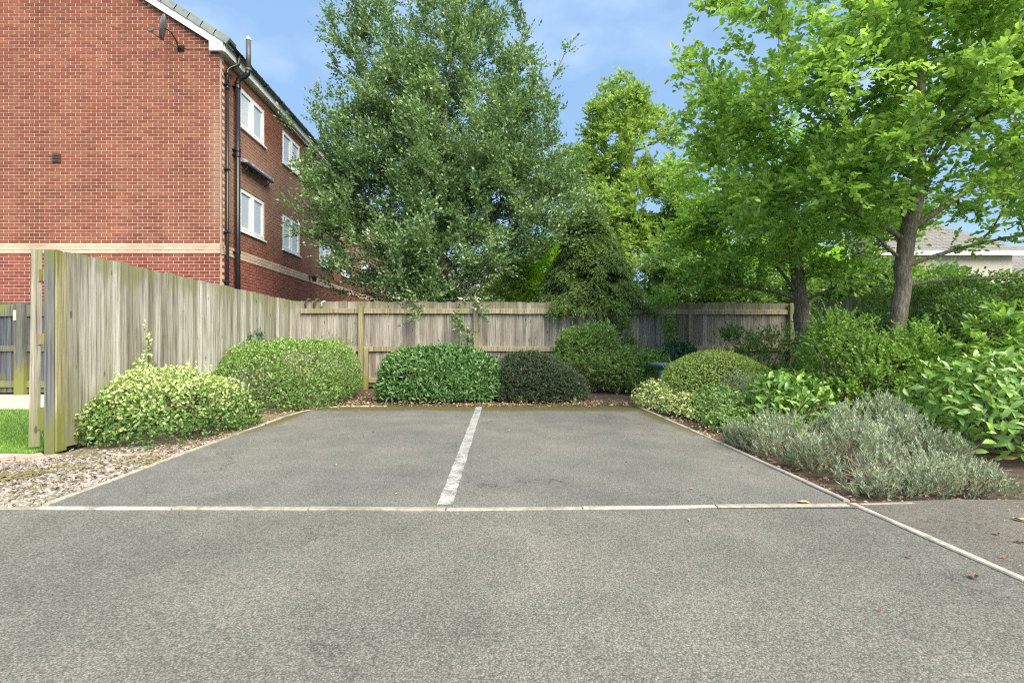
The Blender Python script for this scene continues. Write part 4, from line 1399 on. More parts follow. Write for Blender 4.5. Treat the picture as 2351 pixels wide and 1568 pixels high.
# ================================================================== trees
# big grey-green tree hanging over the back fence
tree('large grey-green tree with upright plumes overhanging the back fence', [(-1.25, 13.6, -0.1, 0.20), (-1.2, 13.6, 1.6, 0.17), (-1.35, 13.5, 3.2, 0.14), (-1.2, 13.5, 5.5, 0.10), (-1.3, 13.5, 8.2, 0.05)],
     [(-1.3, 13.3, 4.3, 3.1, 2.6, 2.2), (-1.9, 12.9, 3.2, 2.0, 1.9, 1.4), (-2.3, 13.3, 6.0, 2.3, 2.2, 2.4), (-0.6, 13.3, 6.3, 2.2, 2.2, 2.4),
      (-1.7, 13.4, 8.6, 2.0, 1.9, 2.3), (1.1, 13.2, 4.3, 1.8, 1.5, 1.6), (1.2, 13.4, 6.0, 1.3, 1.2, 1.6), (1.6, 12.9, 4.2, 1.3, 1.1, 1.0), (-3.3, 13.3, 8.2, 1.3, 1.3, 2.0), (0.1, 13.4, 8.4, 1.3, 1.4, 2.1), (-0.3, 12.7, 2.7, 0.6, 0.7, 0.7), (-1.4, 12.4, 2.3, 1.3, 0.6, 0.6), (-1.6, 11.85, 2.1, 1.4, 0.3, 0.28), (-1.0, 11.8, 1.9, 0.7, 0.2, 0.35), (-1.2, 12.6, 3.1, 1.6, 0.7, 0.9), (-2.2, 12.8, 2.5, 1.3, 0.9, 0.7), (-0.6, 12.6, 2.3, 1.0, 0.7, 0.6), (-0.9, 12.7, 2.7, 1.5, 1.1, 0.8), (-3.9, 13.0, 5.2, 1.0, 1.2, 1.3), (-3.9, 12.9, 3.6, 1.3, 1.1, 0.9), (-3.2, 12.8, 2.7, 1.2, 0.9, 0.6), (-4.2, 12.9, 4.8, 1.0, 1.0, 1.0)],
     M['lf_grey'], 3, targets=1900, void=(2.6, 0.30, 0.45), per=8, K=8, L=0.092, W=0.060, twig=0.44, vsd=0.3, upb=0.7, plume=0.5, limb_r=0.05, inner=0.25, droop=0.05, anchor_lo=0.12,
     named_limbs=[((-1.3, 13.5, 5.5), (-2.9, 13.3, 9.9), 0.04), ((-1.3, 13.5, 5.5), (-0.5, 13.3, 10.4), 0.04), ((-1.2, 13.5, 3.5), (1.9, 13.2, 8.6), 0.04), ((-1.2, 13.5, 4), (0.9, 13.2, 9.0), 0.04),
                  ((-1.3, 13.5, 3.0), (1.6, 12.9, 6.9), 0.04), ((-1.3, 13.5, 3.5), (-4.4, 13.0, 7.3), 0.04), ((-1.3, 13.5, 4.5), (-4.0, 13.2, 9.0), 0.04), ((-1.2, 13.5, 3.0), (-5.0, 12.6, 6.4), 0.03),
                  ((-1.2, 13.5, 2.6), (-4.9, 12.5, 4.4), 0.03), ((-1.2, 13.5, 3), (-0.75, 11.7, 1.45), 0.03), ((-1.2, 13.5, 3), (-1.75, 11.6, 1.75), 0.02), ((-1.2, 13.5, 3), (-0.3, 11.7, 1.9), 0.02)])
# near right tree
t2 = tree('nearest tall tree on the right with leaning trunk rising from the shrubs', [(5.84, 7.5, -0.1, 0.13), (5.93, 7.5, 0.7, 0.10), (6.04, 7.5, 1.6, 0.108), (6.16, 7.5, 2.6, 0.105), (6.34, 7.5, 3.6, 0.09), (6.35, 7.5, 5.2, 0.08), (6.3, 7.5, 7.0, 0.05)],
     [(5.1, 6.9, 5.0, 2.4, 2.0, 2.2), (5.6, 6.7, 5.6, 2.6, 1.9, 1.1), (7.6, 7.0, 4.7, 1.9, 1.8, 2.0), (8.0, 6.8, 3.2, 0.9, 0.8, 0.5), (3.9, 7.2, 4.1, 1.1, 1.2, 1.1), (4.6, 7.2, 3.1, 1.4, 1.2, 0.7), (6.6, 6.2, 4.2, 1.4, 1.0, 0.9), (5.5, 6.8, 2.9, 0.9, 0.8, 0.45)],
     M['lf_pear'], 8, targets=950, void=(2.4, 0.12, 1.5), per=6, K=8, L=0.080, W=0.058, twig=0.30, shape='oval', upb=0.35, limb_r=0.055, inner=0.3, droop=0.2, anchor_lo=0.33, singles=300,
     named_limbs=[((6.12, 7.5, 2.7), (8.6, 7.3, 4.4), 0.052), ((6.2, 7.5, 3.2), (8.3, 7.1, 5.6), 0.04), ((6.15, 7.5, 2.9), (4.6, 7.1, 4.4), 0.05), ((6.2, 7.5, 2.85), (7.2, 7.4, 4.8), 0.045), ((6.12, 7.5, 2.2), (7.9, 7.2, 2.65), 0.04), ((6.1, 7.5, 2.3), (5.0, 7.0, 2.9), 0.03),
                  ((6.1, 7.5, 1.9), (7.6, 7.0, 1.95), 0.025), ((6.1, 7.5, 2.6), (4.4, 7.3, 3.3), 0.04)])
# second right tree
tree('second tree with straight brown trunk standing before the fence corner', [(6.50, 10.5, -0.1, 0.17), (6.47, 10.5, 0.8, 0.15), (6.42, 10.5, 1.8, 0.14), (6.3, 10.5, 2.8, 0.12), (6.1, 10.5, 4.5, 0.07)],
     [(5.9, 10.2, 3.3, 2.3, 1.8, 1.3), (5.3, 10.2, 4.4, 2.0, 1.6, 1.3), (7.2, 10.2, 3.2, 1.5, 1.5, 1.0), (6.6, 10.0, 4.6, 1.8, 1.5, 1.2), (4.5, 10.3, 3.0, 1.1, 1.1, 0.8)],
     M['lf_pear'], 9, targets=560, void=(2.6, 0.15, 1.5), per=6, K=8, L=0.088, W=0.060, twig=0.33, shape='oval', upb=0.3, limb_r=0.05, droop=0.25, anchor_lo=0.3, vbias=0.08,
     named_limbs=[((6.42, 10.5, 1.9), (4.6, 10.3, 2.3), 0.045), ((6.42, 10.5, 1.85), (7.6, 10.2, 2.4), 0.04), ((6.4, 10.5, 2.0), (5.2, 10.2, 3.2), 0.04)])
# yellow-green tree behind the centre
tree('tall yellow-green tree seen behind the conifer against the sky', [(5.0, 19.0, -0.1, 0.22), (5.0, 19.0, 4.0, 0.18), (5.2, 19.0, 7.0, 0.12), (5.2, 19.0, 10.0, 0.05)],
     [(4.8, 18.6, 8.6, 1.5, 1.3, 2.0), (4.2, 18.6, 6.0, 1.8, 1.5, 1.8), (6.0, 18.6, 6.0, 1.6, 1.4, 1.8), (5.2, 18.6, 4.0, 2.5, 1.6, 1.6), (6.9, 18.4, 5.4, 1.3, 1.2, 1.6), (3.4, 18.4, 4.9, 1.3, 1.2, 1.4), (6.6, 18.8, 8.6, 0.55, 0.6, 1.2), (3.4, 18.6, 7.2, 0.9, 0.9, 1.1)],
     M['lf_yellow'], 13, targets=760, void=(1.9, 0.18, 1.2), per=9, K=8, L=0.135, W=0.085, twig=0.45, upb=0.4, limb_r=0.05, plume=0.2, anchor_lo=0.2)
# middle distance greenery beyond the fence
tree('mid-green tree between the yellow-green tree and the right-hand crowns', [(8.2, 17.0, -0.1, 0.15), (8.2, 17.0, 3.0, 0.10), (8.3, 17.0, 6.0, 0.05)],
     [(8.2, 16.6, 4.2, 2.0, 1.5, 1.8), (9.8, 16.6, 3.4, 1.9, 1.4, 1.5), (6.9, 16.6, 3.0, 1.2, 1.2, 1.3)],
     M['lf_lime'], 14, targets=260, per=8, K=8, L=0.13, W=0.08, twig=0.42, vbias=-0.12, anchor_lo=0.2)
tree('dark leafy tree low behind the fence post on the right', [(6.2, 14.6, -0.1, 0.12), (6.3, 14.6, 2.0, 0.09), (6.3, 14.6, 3.4, 0.04)],
     [(6.0, 14.4, 2.5, 1.6, 1.1, 1.0), (8.0, 14.6, 2.3, 1.6, 1.1, 0.9), (4.9, 14.4, 2.9, 0.7, 0.9, 1.0)],
     M['lf_mid'], 15, targets=230, per=10, K=8, L=0.10, W=0.055, twig=0.36, anchor_lo=0.15)
tree('broad dark tree behind the right-hand fence', [(11.5, 15.0, -0.1, 0.15), (11.5, 15.0, 2.4, 0.10), (11.5, 15.0, 3.8, 0.04)],
     [(10.6, 13.8, 2.2, 1.5, 1.2, 0.9), (12.4, 14.6, 2.2, 1.9, 1.3, 1.0)],
     M['lf_mid'], 16, targets=200, per=10, K=8, L=0.12, W=0.07, twig=0.4, anchor_lo=0.15)
tree('lime green tree glowing low between the big tree and the conifer', [(0.9, 15.6, -0.1, 0.10), (0.95, 15.6, 2.0, 0.07), (1.0, 15.6, 3.6, 0.03)],
     [(0.7, 15.3, 2.4, 1.0, 0.9, 0.8), (1.6, 15.3, 3.2, 1.1, 0.9, 0.9), (1.0, 15.3, 1.9, 1.0, 0.8, 0.6)],
     M['lf_lime'], 17, vbias=0.15, targets=220, per=10, K=8, L=0.10, W=0.06, twig=0.35, anchor_lo=0.15)

# conifer leaning over the fence
def conifer():
    rng = np.random.default_rng(23)
    root = empty('conifer', (2.55, 13.0, 0), 'dark olive conifer drooping over the top of the back fence', 'conifer')
    mb = MB(); mb.tube([(2.55, 13.0, -0.1), (2.5, 13.0, 2.0), (2.5, 13.0, 3.5), (2.45, 12.95, 4.45)], [0.12, 0.09, 0.05, 0.012], 10)
    Ps, Ds = [], []
    for i in range(420):
        z = 2.0 + 2.4 * rng.random() ** 1.25
        f = (4.6 - z) / 2.6
        a = rng.uniform(0, 2 * pi)
        R = 1.55 * min(1.0, f) ** 0.9 * rng.uniform(0.65, 1.08)
        p0 = np.array([2.5, 13.0, z + 0.05]); e = np.array([cos(a), sin(a) * 0.95, 0])
        m = 7
        prev = None
        path = []
        for j in range(m + 1):
            s = j / m
            q = p0 + e * R * s + np.array([0, 0, 0.18 * R * s - 0.34 * R * s * s]) + rng.normal(size=3) * 0.012
            path.append(q)
            if j >= 1:
                dd = q - prev
                for sgn in (-1, 0, 1):
                    for rep in range(3):
                        sd = np.array([-e[1], e[0], 0]) * sgn
                        d = dd / np.linalg.norm(dd) * 0.8 + sd * rng.uniform(0.6, 1.0) + np.array([0, 0, -0.30 + 0.25 * rng.random()])
                        Ps.append(q + rng.normal(size=3) * 0.03); Ds.append(d)
            prev = q
        mb.tube(path, [0.014 * (1 - j / (m + 1)) + 0.003 for j in range(m + 1)], 4, caps=False)
    mb.build('trunk', M['bark'], root, True)
    P, D, NN = sprays(np.array(Ps), np.array(Ds), 12, 0.26, rng, spread=0.75, droop=0.35, up=-0.2)
    m = len(P)
    V = np.clip(0.4 + rng.normal(size=m) * 0.2 + 0.25 * lump(P, 2.2, 3), 0, 1)
    foliage('crown', M['lf_conifer'], P, D, NN, rng.uniform(0.05, 0.09, m), rng.uniform(0.016, 0.028, m), V, 'diamond', root)
conifer()

# ================================================================== shrubs
shrub('low mounded euonymus with yellow-edged leaves at the left fence end', 'shrub',
      [(-3.72, 5.78, 0.12, 0.60, 0.66, 0.62, 2.5), (-3.50, 6.15, 0.10, 0.40, 0.50, 0.50, 2.4), (-4.0, 5.42, 0.10, 0.34, 0.30, 0.42, 2.2), (-3.22, 6.35, 0.06, 0.25, 0.35, 0.28, 2.2)],
      13500, 0.042, 0.026, M['lf_varieg'], 101, K=0, depth=0.30, rough=0.085, lf=7, upn=0.35, topv=0.85, vsd=0.28, updir=0.5, jn=0.5, vbias=-0.03, shoots=60)
r = shrub('thin shoots of yellow-edged euonymus climbing the left fence', 'shrub', [(-4.17, 6.05, 0.6, 0.06, 0.22, 0.38, 2), (-4.18, 6.15, 1.0, 0.03, 0.05, 0.34, 2), (-4.14, 5.85, 0.55, 0.06, 0.1, 0.25, 2)],
      420, 0.045, 0.028, M['lf_varieg'], 102, name='climber', depth=0.9, stem_n=0, vbias=0.05)
mb = MB(); mb.tube([(-4.15, 6.1, -0.02), (-4.17, 6.12, 0.6), (-4.18, 6.15, 1.34)], [0.008, 0.006, 0.003], 5); mb.build('stem', M['twig'], r)
shrub('clipped rounded green hedge in the corner beside the left fence', 'hedge',
      [(-3.62, 9.35, 0.10, 0.95, 1.62, 0.97, 4.2), (-3.75, 8.25, 0.08, 0.75, 0.72, 0.86, 2.6), (-3.05, 8.6, 0.06, 0.42, 0.7, 0.62, 2.4)],
      26000, 0.040, 0.024, M['lf_hedge'], 103, K=0, depth=0.16, rough=0.065, lf=4.5, upn=0.4, topv=0.55, updir=0.45, vbias=-0.02, shoots=130)
shrub('glossy dark laurel-leaved hedge left of the painted line end', 'hedge',
      [(-1.02, 9.70, 0.06, 1.08, 0.78, 0.90, 4.0), (-0.30, 9.75, 0.04, 0.55, 0.7, 0.80, 2.6)],
      17000, 0.088, 0.032, M['lf_laurel'], 104, depth=0.30, dead=0.012, rough=0.05, lf=4, upn=0.3, updir=0.35, jn=0.6, topv=0.3, shoots=50)
shrub('low dark cotoneaster dome at the back beside the line end', 'shrub',
      [(0.72, 9.75, 0.02, 0.95, 0.72, 0.86, 2.2), (1.20, 9.70, 0.0, 0.62, 0.6, 0.60, 2.1)],
      7500, 0.036, 0.017, M['lf_cotone'], 105, K=9, twig=0.15, depth=0.25, rough=0.06, lf=5, jd=0.7, updir=0.1, vbias=0.0, stem_n=20)
shrub('loose green shrub leaning on the middle of the back fence', 'shrub',
      [(2.10, 11.15, 0.85, 0.66, 0.45, 0.66, 2.2), (2.55, 11.0, 0.45, 0.75, 0.5, 0.50, 2.1), (3.15, 11.0, 0.55, 0.55, 0.4, 0.42, 2.0), (2.9, 11.0, 0.2, 0.9, 0.45, 0.35, 2.0), (1.75, 11.2, 0.6, 0.35, 0.4, 0.45, 2)],
      4000, 0.050, 0.027, M['lf_mid'], 106, K=7, twig=0.17, depth=0.45, rough=0.17, lf=4.5, jd=0.5, updir=0.5, stem_n=24, vbias=0.16, shoots=60)
shrub('upright spire of leaves climbing the back fence from the loose shrub', 'climber',
      [(3.02, 11.7, 1.35, 0.20, 0.18, 0.50, 2), (2.95, 11.75, 1.8, 0.30, 0.2, 0.30, 2), (3.1, 11.7, 0.95, 0.26, 0.2, 0.35, 2)],
      420, 0.046, 0.026, M['lf_mid'], 107, name='climber', K=6, twig=0.14, depth=0.7, stem_n=4, updir=0.5, vbias=0.1)
shrub('wispy climber hanging over the fence right of the leafy spire', 'climber',
      [(4.15, 11.85, 1.35, 0.16, 0.12, 0.50, 2), (4.0, 11.85, 2.0, 0.42, 0.25, 0.36, 2), (4.3, 11.8, 0.95, 0.2, 0.15, 0.3, 2)],
      420, 0.045, 0.025, M['lf_pear'], 108, name='climber', K=6, twig=0.16, depth=0.8, stem_n=3, updir=0.1, vbias=-0.05)
shrub('blue-green leafy plant against the fence behind the bird bath', 'shrub',
      [(4.30, 11.6, 0.80, 0.42, 0.25, 0.30, 2), (4.0, 11.5, 0.55, 0.3, 0.25, 0.3, 2)],
      900, 0.085, 0.055, M['lf_teal'], 109, depth=0.6, stem_n=8, upn=0.6)
shrub('small dark holly sprig before the second fence post', 'shrub',
      [(-0.55, 11.6, 1.05, 0.13, 0.08, 0.30, 2), (-0.5, 11.6, 0.78, 0.22, 0.1, 0.12, 2)],
      260, 0.06, 0.032, M['lf_laurel'], 110, depth=0.8, stem_n=3, vbias=-0.25)
shrub('sparse arching sprigs above the corner hedge', 'shrub',
      [(-3.7, 11.4, 1.05, 0.5, 0.12, 0.22, 2), (-3.3, 11.4, 1.0, 0.25, 0.12, 0.22, 2)],
      110, 0.03, 0.012, M['lf_mid'], 111, K=9, twig=0.26, depth=0.8, stem_n=5, updir=0.6)
shrub('dark seedling poking up against the left fence above the hedge', 'shrub',
      [(-4.22, 9.15, 1.16, 0.08, 0.22, 0.16, 2), (-4.22, 8.8, 1.05, 0.05, 0.1, 0.2, 2)], 190, 0.05, 0.035, M['lf_teal'], 112, depth=0.8, stem_n=3)
shrub('smooth light green clipped dome behind the right bay corner', 'shrub',
      [(3.98, 9.0, 0.05, 1.0, 0.85, 0.86, 2.3), (4.5, 8.9, 0.03, 0.6, 0.7, 0.68, 2.2)],
      17000, 0.032, 0.019, M['lf_dome'], 113, depth=0.10, rough=0.03, lf=5, upn=0.3, topv=0.35, updir=0.4, shoots=60)
shrub('small pale yellow variegated shrub at the right bay corner', 'shrub',
      [(2.62, 8.25, 0.08, 0.30, 0.32, 0.34, 2.0), (2.85, 7.6, 0.03, 0.32, 0.34, 0.26, 2.0), (3.05, 7.1, 0.02, 0.30, 0.3, 0.17, 2.0)],
      4000, 0.042, 0.026, M['lf_varieg'], 114, depth=0.3, rough=0.08, lf=7, upn=0.4, vbias=0.22, updir=0.3)
shrub('bright green ground-hugging shrub beside the right kerb', 'shrub',
      [(3.25, 7.2, 0.05, 0.42, 0.55, 0.36, 2.0), (3.0, 6.45, 0.02, 0.33, 0.42, 0.24, 2.0), (3.6, 6.9, 0.02, 0.3, 0.4, 0.3, 2.0)],
      4200, 0.046, 0.027, M['lf_mid'], 115, depth=0.3, rough=0.08, lf=7, upn=0.5, vbias=0.12, updir=0.3)
shrub('wispy grey sprigs between the dome and the glossy-leaved bush', 'shrub',
      [(3.75, 7.6, 0.25, 0.32, 0.3, 0.38, 2)], 420, 0.03, 0.007, M['lf_lav'], 116, K=9, twig=0.16, depth=0.6, updir=0.7, vbias=-0.15)
shrub('glossy broad-leaved bush in the bed left of the lavender', 'shrub',
      [(3.85, 6.55, 0.12, 0.45, 0.42, 0.58, 2.2), (3.60, 6.25, 0.05, 0.36, 0.32, 0.36, 2.0), (3.2, 5.75, 0.0, 0.30, 0.22, 0.17, 2.0)],
      1300, 0.115, 0.052, M['lf_cherry'], 117, shape='big', depth=0.35, rough=0.06, lf=5, upn=0.45, jn=0.35, updir=0.4, singles=280, vbias=-0.02)
shrub('loose rounded-leaf spiraea around the foot of the leaning trunk', 'shrub',
      [(5.25, 6.9, 0.15, 0.75, 0.7, 0.95, 2.1), (4.85, 6.9, 0.1, 0.6, 0.5, 0.65, 2.0), (5.0, 7.4, 0.7, 0.5, 0.45, 0.80, 2.0), (5.75, 6.8, 0.6, 0.45, 0.5, 0.75, 2.0), (4.3, 7.3, 0.05, 0.5, 0.5, 0.5, 2.0)],
      3000, 0.040, 0.030, M['lf_pear'], 118, K=8, twig=0.22, depth=0.45, rough=0.16, lf=4, jd=0.5, updir=0.6, stem_n=40, vbias=-0.18)
shrub('shaded green thicket right of the leaning trunk', 'shrub',
      [(6.7, 7.1, 0.8, 0.55, 0.6, 0.95, 2.0), (6.55, 6.7, 0.3, 0.6, 0.6, 0.7, 2.0)],
      2300, 0.042, 0.030, M['lf_mid'], 119, K=8, twig=0.20, depth=0.45, rough=0.1, lf=4, updir=0.4, stem_n=24)
shrub('low mixed ground shrub behind the glossy-leaved bush', 'shrub',
      [(4.9, 8.4, 0.05, 0.9, 0.6, 0.55, 2.0), (4.5, 7.7, 0.02, 0.6, 0.5, 0.55, 2.0), (5.7, 8.3, 0.05, 0.8, 0.6, 0.55, 2)],
      5200, 0.038, 0.022, M['lf_dome'], 120, depth=0.3, rough=0.08, lf=6, vbias=-0.12)
shrub('dark strap-leaved plant under the second tree trunk', 'shrub',
      [(6.2, 9.7, 0.1, 0.95, 0.45, 0.55, 2.2), (5.4, 9.8, 0.1, 0.6, 0.4, 0.45, 2.0)],
      1700, 0.17, 0.030, M['lf_mid'], 121, depth=0.45, rough=0.06, upn=0.15, updir=0.8, vbias=-0.1)
shrub('upright glossy shrub against the fence left of the second trunk', 'shrub',
      [(5.55, 11.0, 0.75, 0.38, 0.35, 0.55, 2.0), (5.25, 11.1, 1.15, 0.35, 0.25, 0.35, 2.0), (6.6, 11.4, 0.9, 0.8, 0.35, 0.6, 2)],
      330, 0.085, 0.030, M['lf_mid'], 122, K=8, twig=0.28, depth=0.6, updir=0.6, stem_n=14, vbias=0.02)
shrub('dark shrub filling the fence corner behind the second trunk', 'shrub',
      [(7.6, 10.9, 0.7, 0.8, 0.8, 0.8, 2.0)], 1500, 0.08, 0.05, M['lf_teal'], 123, depth=0.5, vbias=-0.15)
shrub('rhododendron with loose rosettes of long leaves behind the cherry laurel', 'shrub',
      [(6.3, 6.05, 0.9, 0.62, 0.55, 0.62, 2.0), (7.1, 6.3, 0.9, 0.6, 0.6, 0.70, 2.0), (6.0, 5.9, 0.4, 0.5, 0.45, 0.6, 2.0)],
      260, 0.125, 0.042, M['lf_pear'], 124, shape='big', K=9, twig=0.05, depth=0.7, jd=0.6, updir=0.5, stem_n=22, singles=200, vbias=-0.12, droop=0.0)
shrub('high hedge of small leaves in front of the right-hand fence', 'hedge',
      [(7.5, 8.0, 1.35, 0.8, 1.0, 0.80, 2.3), (8.1, 7.0, 1.2, 0.5, 1.0, 0.80, 2.2), (7.0, 8.8, 1.2, 0.6, 0.7, 0.85, 2.0), (8.0, 7.2, 0.5, 0.55, 1.4, 0.7, 2.4)],
      2900, 0.050, 0.030, M['lf_mid'], 125, K=7, twig=0.2, depth=0.35, rough=0.14, lf=3, vbias=-0.05, stem_n=20)
shrub('big cherry laurel with large glossy bright leaves at the right edge', 'shrub',
      [(5.05, 5.05, 0.35, 0.86, 0.66, 0.62, 2.3), (5.7, 4.95, 0.3, 0.7, 0.7, 0.66, 2.2), (4.85, 4.75, 0.22, 0.52, 0.42, 0.42, 2.2)],
      3000, 0.110, 0.045, M['lf_cherry'], 126, shape='big', dead=0.012, depth=0.45, rough=0.06, lf=3.5, upn=0.35, jn=0.35, updir=0.25, singles=300, stem_n=20, vbias=0.0)

# lavender: mounds of narrow silver leaves on woody stems
def lavender():
    rng = np.random.default_rng(131)
    root = empty('lavender_bush', (3.2, 4.4, 0), 'sprawling silver-green lavender mounds spilling to the footpath edge', 'lavender')
    blobs = [(2.85, 4.95, 0.0, 0.36, 0.36, 0.36, 2.0), (2.80, 4.35, 0.0, 0.30, 0.30, 0.27, 2.0), (3.95, 5.05, 0.10, 0.26, 0.28, 0.46, 2.0), (3.50, 4.95, 0.05, 0.26, 0.28, 0.42, 2.0),
             (3.20, 4.35, 0.0, 0.34, 0.30, 0.36, 2.0), (3.70, 4.45, 0.0, 0.36, 0.32, 0.36, 2.0), (2.64, 5.35, 0.0, 0.18, 0.28, 0.22, 2.0), (2.90, 3.86, 0.0, 0.30, 0.22, 0.27, 2.0),
             (3.42, 3.86, 0.0, 0.28, 0.22, 0.24, 2.0), (3.66, 3.78, 0.0, 0.15, 0.17, 0.2, 2.0), (3.15, 3.68, 0.0, 0.30, 0.20, 0.20, 2.0), (2.75, 3.66, 0.0, 0.2, 0.18, 0.16, 2.0), (3.45, 3.60, 0.0, 0.18, 0.14, 0.15, 2.0), (4.0, 4.45, 0.0, 0.22, 0.3, 0.25, 2.0)]
    P, Nn, R = shell(blobs, 4500, rng, 0.35, 0.10, 9, 2.0)
    keep = lump(P * np.array([1, 1, 0.3]), 11, 4.0) < 0.42
    P, Nn = P[keep], Nn[keep]
    D = Nn * 0.7 + rng.normal(size=P.shape) * 0.35; D[:, 2] += 0.75
    P2, D2, N2 = sprays(P - nrm_(D) * 0.05, D, 16, 0.095, rng, spread=0.55, droop=0.0, up=0.6)
    m = len(P2)
    N2 = rng.normal(size=(m, 3))
    V = np.clip(0.42 + rng.normal(size=m) * 0.2 + 0.30 * lump(P2, 5, 1), 0, 1)
    foliage('foliage', M['lf_lav'], P2, D2, N2, rng.uniform(0.022, 0.042, m), rng.uniform(0.006, 0.0095, m), V, 'diamond', root)
    rnd = random.Random(4)
    mb = MB()
    for i in range(420):
        b = rnd.choice(blobs)
        a = rnd.uniform(0, 2 * pi); R_ = rnd.uniform(0.5, 0.98)
        p0 = Vector((b[0] + rnd.uniform(-.06, .06), b[1] + rnd.uniform(-.06, .06), 0.0))
        e = Vector((cos(a) * b[3] * R_, sin(a) * b[4] * R_, 0))
        z = b[5] * sqrt(max(0, 1 - R_ ** 2)) * 0.9 + 0.03
        mb.tube([p0, p0 + e * 0.5 + Vector((rnd.uniform(-.03, .03), rnd.uniform(-.03, .03), 0.04 + z * 0.35)), Vector((b[0], b[1], 0)) + e + Vector((0, 0, z))], [0.004, 0.003, 0.0015], 4, caps=False)
    for i in range(36):   # bare woody strands low at the front and left
        x, y = rnd.uniform(2.75, 3.9), rnd.uniform(3.62, 4.0)
        mb.tube([(x, y, 0.02), (x + rnd.uniform(-.2, .2), y + rnd.uniform(-.03, .05), 0.05 + rnd.random() * .05), (x + rnd.uniform(-.35, .35), y + rnd.uniform(-.05, .12), 0.03 + rnd.random() * 0.09)], [0.003, 0.0025, 0.0012], 4, caps=False)
    mb.build('woody_stem', M['deadtwig'], root)['kind'] = 'stuff'
lavender()

# small weeds along the back edge
for i, (px, py, s) in enumerate(((1035, 915, 0.05), (1161, 915, 0.08), (1222, 914, 0.09), (1196, 918, 0.05), (1270, 917, 0.05), (1320, 918, 0.05))):
    x, y = gnd(px, py + 4)
    lb = ['tiny weed left of the worn line end', 'small pale weed just right of the worn line end', 'tallest pale weed in front of the cotoneaster', 'low weed between two others before the cotoneaster', 'tiny weed under the right end of the cotoneaster', 'tiny weed beside the bare soil at the back'][i]
    shrub(lb, 'weed', [(x, y, 0.02, s, s, s * 1.5, 2)], 60, 0.04, 0.022, M['lf_dome'], 200 + i, name='weed', depth=0.9, stem_n=3, vbias=0.25, group='weeds along the back edge')

# ================================================================== far houses
def far_house(name, label, x0, x1, Y, depth, eave, ridge, wallmat, hip=True, bands=True):
    root = empty(name, (x0, Y, 0), label, 'house')
    mb = MB(); mb.box(x0, x1, Y, Y + depth, -0.1, eave); mb.build('wall', wallmat, root)
    yr = Y + depth / 2
    rx0, rx1 = (x0 + (depth * 0.42), x1 - depth * 0.42) if hip else (x0 - .2, x1 + .2)
    mb = MB(); o_ = 0.35
    vs = [(x0 - o_, Y - o_, eave), (x1 + o_, Y - o_, eave), (x1 + o_, Y + depth + o_, eave), (x0 - o_, Y + depth + o_, eave), (rx0, yr, ridge), (rx1, yr, ridge)]
    mb.add(vs, [(0, 1, 5, 4), (1, 2, 5), (2, 3, 4, 5), (3, 0, 4), (0, 3, 2, 1)])
    mb.build('roof', M['fartile'], root)
    # tile courses with joints, real steps
    rnd = random.Random(int(abs(x0) * 10))
    t = MB(); n = max(4, int(math.hypot(depth / 2, ridge - eave) / 0.30))
    for c in range(n):
        s0, s1 = c / n, (c + 1.12) / n
        xa0 = (x0 - o_) + (rx0 - x0 + o_) * s0; xb0 = (x1 + o_) + (rx1 - x1 - o_) * s0
        y0_, y1_ = Y - o_ + (yr - Y + o_) * s0, Y - o_ + (yr - Y + o_) * min(1, s1)
        z0_, z1_ = eave + (ridge - eave) * s0, eave + (ridge - eave) * min(1, s1)
        x = xa0
        while x < xb0 - 0.05:
            xe = min(x + 0.33, xb0)
            h = 0.055 + rnd.uniform(-.008, .008)
            t.add([(x, y0_, z0_ + 0.005), (xe - .012, y0_, z0_ + 0.005), (xe - .012, y0_ + .0, z0_ + h), (x, y0_, z0_ + h), (x, y1_, z1_ + 0.012), (xe - .012, y1_, z1_ + 0.012)],
                  [(0, 1, 2, 3), (3, 2, 5, 4)], rnd.random())
            x = xe
    o = t.build('roof_tile', M['fartile'], root); o['kind'] = 'stuff'
    mb = MB(); mb.box(x0 - o_ - .02, x1 + o_ + .02, Y - o_ - 0.06, Y - o_ - 0.01, eave - 0.16, eave + 0.03); mb.build('fascia', M['white'], root)
    return root
h1 = far_house('tiled_house', 'pale house with brown-grey tiled roof glimpsed right of the leaning trunk', 18.2, 24.7, 24.0, 6.5, 5.25, 7.9, M['cream'])
mb = MB(); mb.box(19.0, 20.2, 23.93, 23.999, 3.6, 4.7); w1 = mb.build('window', M['white'], h1)
mb = MB(); mb.box(19.08, 19.57, 23.91, 23.929, 3.68, 4.62); mb.box(19.63, 20.12, 23.91, 23.929, 3.68, 4.62); mb.build('pane', M['pane'], w1)
mb = MB(); mb.box(18.21, 24.69, 23.95, 23.999, 3.05, 3.35); mb.build('brick_band', M['buff'], h1)
h2 = far_house('tiled_house', 'white gabled house just visible at the far right edge', 26.8, 33.0, 25.5, 6.0, 4.0, 6.4, M['white'], hip=False)
mb = MB(); mb.box(27.3, 28.6, 25.43, 25.499, 2.2, 3.4); w2 = mb.build('window', M['white'], h2)
mb = MB(); mb.box(27.4, 28.5, 25.41, 25.429, 2.3, 3.3); mb.build('pane', M['pane'], w2)
h3 = far_house('tiled_house', 'distant red brick house behind the big tree', -9.5, 2.2, 33.0, 7.0, 3.9, 6.2, M['brick_low'], hip=False)
for i, x in enumerate((-7.8, -5.0, -2.0, 0.4)):
    mb = MB(); mb.box(x, x + 1.2, 32.93, 32.999, 2.2, 3.4); w_ = mb.build('window', M['white'], h3)
    mb = MB(); mb.box(x + .08, x + .56, 32.91, 32.929, 2.28, 3.32); mb.box(x + .64, x + 1.12, 32.91, 32.929, 2.28, 3.32); mb.build('pane', M['pane'], w_)
mb = MB()
for i, x in enumerate((-7.8, -5.0, -2.0, 0.4)): mb.box(x - .05, x + 1.25, 32.90, 32.999, 2.12, 2.199)
mb.build('sill', M['white'], h3)

